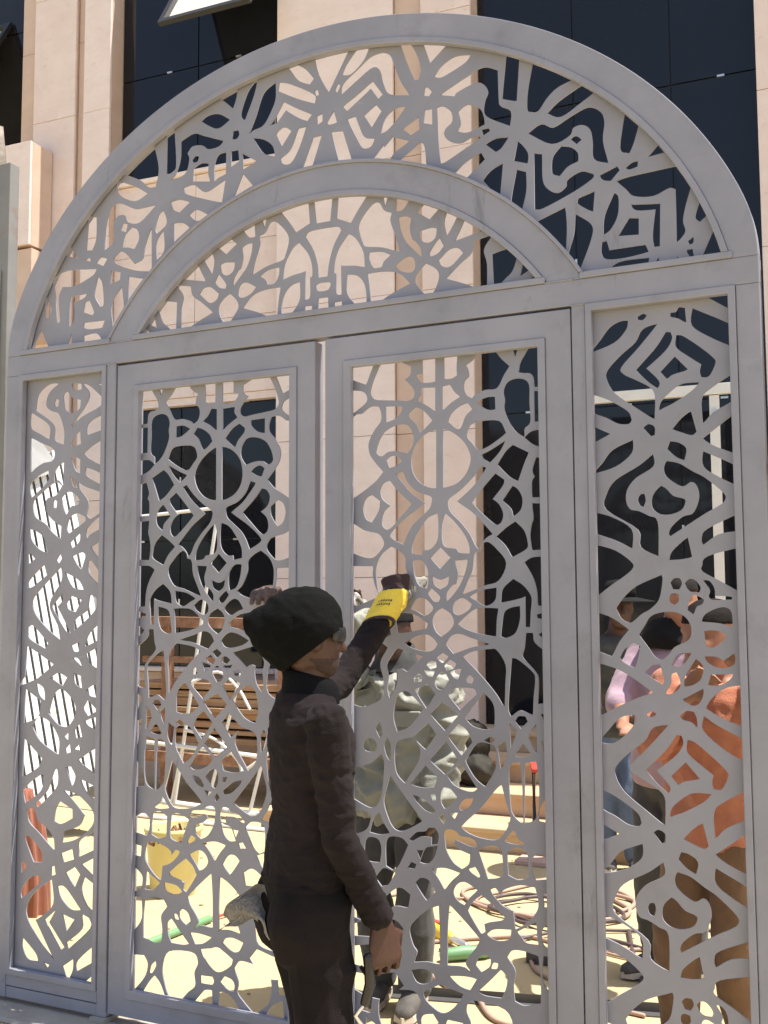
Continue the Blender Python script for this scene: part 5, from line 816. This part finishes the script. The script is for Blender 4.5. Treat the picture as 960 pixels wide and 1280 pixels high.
# rag from his back pocket and tool in his hand
bm = bmesh.new(); g = 14; vv = []
for i in range(g+1):
    row = []
    for j in range(g+1):
        a, b = i/g, j/g
        p = Vector((.225-.13*a*(.5+.5*b)-.012*sin(b*6), -.735-.05*a+.020*sin(b*7+a*3)+.012*sin(a*6), .79-.02*a-.13*b*(1-.35*a)+.035*sin(a*3.2)+.02*noise.noise(Vector((a*4,b*4,1)))))
        row.append(bm.verts.new(p))
    vv.append(row)
for i in range(g):
    for j in range(g): bm.faces.new((vv[i][j], vv[i+1][j], vv[i+1][j+1], vv[i][j+1]))
bmesh.ops.solidify(bm, geom=bm.faces[:], thickness=.004)
o = bm_obj('rag', bm, GREYRAG, smooth=True, label='crumpled grey rag hanging from the back of the hooded man', cat='rag')
m = o.modifiers.new('s', 'SUBSURF'); m.levels = 1; m.render_levels = 2
tl = empty('clamp_tool', (.535,-.685,.60), radians(35), label='black handled clamp hanging from the bare hand of the hooded man', cat='tool')
bm = bmesh.new(); tube(bm, [(-.02,0,.05),(-.015,0,-.02),(-.03,.0,-.07)], [.013,.015,.012], 10, .7); bm_obj('black_grip', bm, BLACKPLASTIC, tl, smooth=True)
bm = bmesh.new(); tube(bm, [(-.03,0,-.07),(-.055,.0,-.10),(-.035,0,-.13)], .006, 8); bm_obj('steel_jaw', bm, STEEL, tl, smooth=True)

# ---- man in the grey green jacket behind the right leaf
F2, R2_ = basis((.15,-1))
b2_ = Vector((.00,.64,0)); pl2 = Vector((-.005,.635,.82)); nk2 = Vector((.005,.59,1.335)); h2 = Vector((.005,.56,1.475))
E2, V2, *_ = person('man in grey green jacket behind the right gate leaf', b2_, (.15,-1), pl2, nk2, h2, (.15,-1),
    [(nk2+R2_*.17-Z*.055, (-.16,.36,1.33), (.02,.20,1.545), (.03,-.12,.25), (.2,-.9,.0), (-.5,0,.2), (.5,.6,.4)),
     (nk2-R2_*.17-Z*.065, (.215,.63,1.02), (.185,.555,.80), (-.02,-.05,-.3), (-.9,0,0), (0,-1,0))],
    [(pl2+R2_*.085-Z*.08, (-.10,.60,.44), (-.10,.66,.085)), (pl2-R2_*.085-Z*.08, (.09,.57,.44), (.07,.62,.085))],
    SKIN, OLIVE, DARKPANTS, s=.98, voxel=.009, topinfl=.034, seed=3, dirz=.6, wr=(.030,8,.010), hem=-.21, topto=.97)
bm = bmesh.new(); cc = V2(nk2); loft(bm, [(cc-Z*.02, R2_*.11, F2*.10), (cc+Z*.03, R2_*.085, F2*.085-Z*.02), (cc+Z*.075, R2_*.078, F2*.08-Z*.02), (cc+Z*.08, R2_*.066, F2*.07-Z*.02)], 24, cap=False)
bm_obj('dark_scarf', bm, DARKSHIRT, E2, smooth=True)
bm = bmesh.new(); loft(bm, head_rings(V2(h2), F2, R2_, .98, .010, .02, 1), 20); remeshed('cap', bm, BLACKHAT, E2, .008, 2, folds(.004,9,.002))
for k in (-1, 1):    # collar flaps and pockets
    bm = bmesh.new(); a = cc+R2_*k*.05+F2*.095-Z*.01
    vs = [a, a+R2_*k*.085-Z*.02-F2*.02, a+R2_*k*.075-Z*.085+F2*.025, a+R2_*k*.015-Z*.075+F2*.035]
    f = [bm.verts.new(p) for p in vs]; bm.faces.new(f); bmesh.ops.solidify(bm, geom=bm.faces[:], thickness=.008)
    bm_obj('collar_flap', bm, OLIVE, E2, bevel=.003)
    bm = bmesh.new(); a = V2(pl2).lerp(cc,.62)+R2_*k*.085+F2*.150
    R3 = Matrix((R2_, F2, Z)).transposed(); box_bm(bm, -.055, .055, -.008, .008, -.03, .03, R3, a); bm_obj('pocket_flap', bm, OLIVE, E2, bevel=.005)
bm = bmesh.new(); tube(bm, [cc+R2_*-.045+F2*.125-Z*.02, cc+R2_*-.05+F2*.15-Z*.075], .003, 6); ellipsoid(bm, cc+R2_*-.05+F2*.152-Z*.085, R2_*.008, F2*.008, Z*.012, 8, 6)
bm_obj('cord_toggle', bm, BLACKPLASTIC, E2, smooth=True)
def glove(name, w, D, P, T, m, label, curl=(.55,.7,.5), s=1.12):
    w = Vector(w); bm = bmesh.new(); hand(bm, Vector((0,0,0)), Vector(D), Vector(P), Vector(T), curl, .0105, s)
    D = Vector(D).normalized(); tube(bm, [-D*.07, D*.01], [.040,.034], 12)
    return remeshed(name, bm, m, None, .0055, 2, folds(.003,16,.002), loc=w, label=label, cat='glove')
glove('work_glove', (.02,.19,1.55), (.12,-.75,.45), (.5,-.5,-.3), (-.6,0,.5), PATTERN, 'black and white patterned glove gripping the right leaf')
glove('work_glove', (-.262,.120,1.595), (.08,-.80,.42), (.2,-.4,-.8), (-.8,0,.1), BROWNGLOVE, 'brown knitted glove hooked over the left leaf lattice above the hooded man')
# ---- man in the rust orange shirt behind the right panel
b3 = Vector((1.25,.60,0)); pl3 = Vector((1.24,.58,.82)); nk3 = Vector((1.262,.46,1.335)); h3 = Vector((1.262,.385,1.475)); F3, R3_ = basis((-.45,-.9))
E3, V3, *_ = person('man in rust orange shirt and brown trousers behind the right gate panel', b3, (-.45,-.9), pl3, nk3, h3, (-.5,-.85),
    [(nk3+R3_*.18-Z*.06, (1.07,.36,1.10), (1.20,.22,1.28), (.2,-.05,.2), (.2,-.9,0), (.9,.2,0), (.5,.6,.4)),
     (nk3-R3_*.18-Z*.06, (1.50,.42,1.16), (1.40,.27,1.36), (-.1,-.08,.3), (.0,-.9,.1), (-.9,0,0), (.6,.7,.5))],
    [(pl3+R3_*.09-Z*.08, (1.10,.53,.45), (1.09,.60,.085)), (pl3-R3_*.09-Z*.08, (1.29,.54,.45), (1.31,.63,.085))],
    SKIN2, ORANGE, BROWNPANTS, s=1.06, voxel=.010, sleeve=.25, topinfl=.024, seed=5, wr=(.016,6,.006), hem=-.21)
bm = bmesh.new(); loft(bm, head_rings(V3(h3), *basis((-.5,-.85)), 1.06, .006, .03, 1), 20); remeshed('hair', bm, BEARD, E3, .008, 2)
# ---- two men by the steps
b5 = Vector((.34,3.12,.0)); F5, R5 = basis((.35,-.9))
pl5 = Vector((.31,3.12,.84)); nk5 = Vector((.335,3.05,1.40)); h5 = Vector((.36,3.00,1.55))
E5, V5, *_ = person('man in black brimmed hat and blue jeans by the steps', b5, (.35,-.9), pl5, nk5, h5, (.35,-.9),
    [(nk5+R5*.18-Z*.06, (.12,2.98,1.12), (.22,2.82,1.02), (.2,-.2,-.05), (0,0,-1), (.5,-.5,0)), (nk5-R5*.18-Z*.06, (.55,3.0,1.12), (.50,2.85,.98), (-.05,-.25,-.05), (0,0,-1), (-.5,0,0))],
    [(pl5+R5*.09-Z*.08, (.22,3.04,.46), (.22,3.10,.085)), (pl5-R5*.09-Z*.08, (.39,3.04,.46), (.40,3.08,.085))],
    SKIN, DARKSHIRT, DENIM, s=1.03, voxel=.014, sleeve=.1, topinfl=.02, seed=6)
bm = bmesh.new(); c = V5(h5)+Z*.055
L = []
for r, z in ((.085,.004),(.20,-.02),(.205,-.026),(.09,-.006)): L.append((c+Z*z, Vector((r,0,0)), Vector((0,r,0))))
loft(bm, L, 28, cap=False); loft(bm, [(c, Vector((.095,0,0)), Vector((0,.105,0))), (c+Z*.07, Vector((.09,0,0)), Vector((0,.10,0))), (c+Z*.10, Vector((.07,0,0)), Vector((0,.08,0))), (c+Z*.108, Vector((.02,0,0)), Vector((0,.02,0)))], 24)
bm_obj('brimmed_hat', bm, BLACKHAT, E5, smooth=True)
b6 = Vector((.92,1.42,0)); F6, R6 = basis((-.6,-.8))
pl6 = Vector((.92,1.42,.86)); nk6 = Vector((.965,1.36,1.425)); h6 = Vector((1.00,1.335,1.59))
E6, V6, *_ = person('man in lilac shirt and black neck scarf between the hatted man and the orange shirt', b6, (-.6,-.8), pl6, nk6, h6, (.3,-.9),
    [(nk6+R6*.18-Z*.06, (.74,1.30,1.17), (.80,1.10,1.08), (.1,-.25,.0), (0,0,-1), (.5,0,0)), (nk6-R6*.18-Z*.06, (1.13,1.20,1.17), (1.02,1.04,1.16), (-.2,-.2,.05), (0,0,-1), (-.5,0,0))],
    [(pl6+R6*.09-Z*.08, (.85,1.36,.46), (.85,1.42,.085)), (pl6-R6*.09-Z*.08, (1.0,1.34,.46), (1.01,1.40,.085))],
    SKIN2, LILAC, DARKPANTS, s=1.0, voxel=.012, sleeve=.3, topinfl=.022, seed=8)
bm = bmesh.new(); loft(bm, head_rings(V6(h6), *basis((.3,-.9)), 1.0, .006, .03, 1), 20); remeshed('hair', bm, BEARD, E6, .009, 2)
bm = bmesh.new(); cc = V6(nk6); loft(bm, [(cc-Z*.035, Vector((.14,0,0)), Vector((0,.13,0))), (cc+Z*.02, Vector((.125,0,0)), Vector((0,.125,0))), (cc+Z*.075, Vector((.10,0,0)), Vector((0,.105,0))), (cc+Z*.09, Vector((.08,0,0)), Vector((0,.085,0)))], 24)
remeshed('black_scarf', bm, BLACKHAT, E6, .010, 2, folds(.010,8,.004))
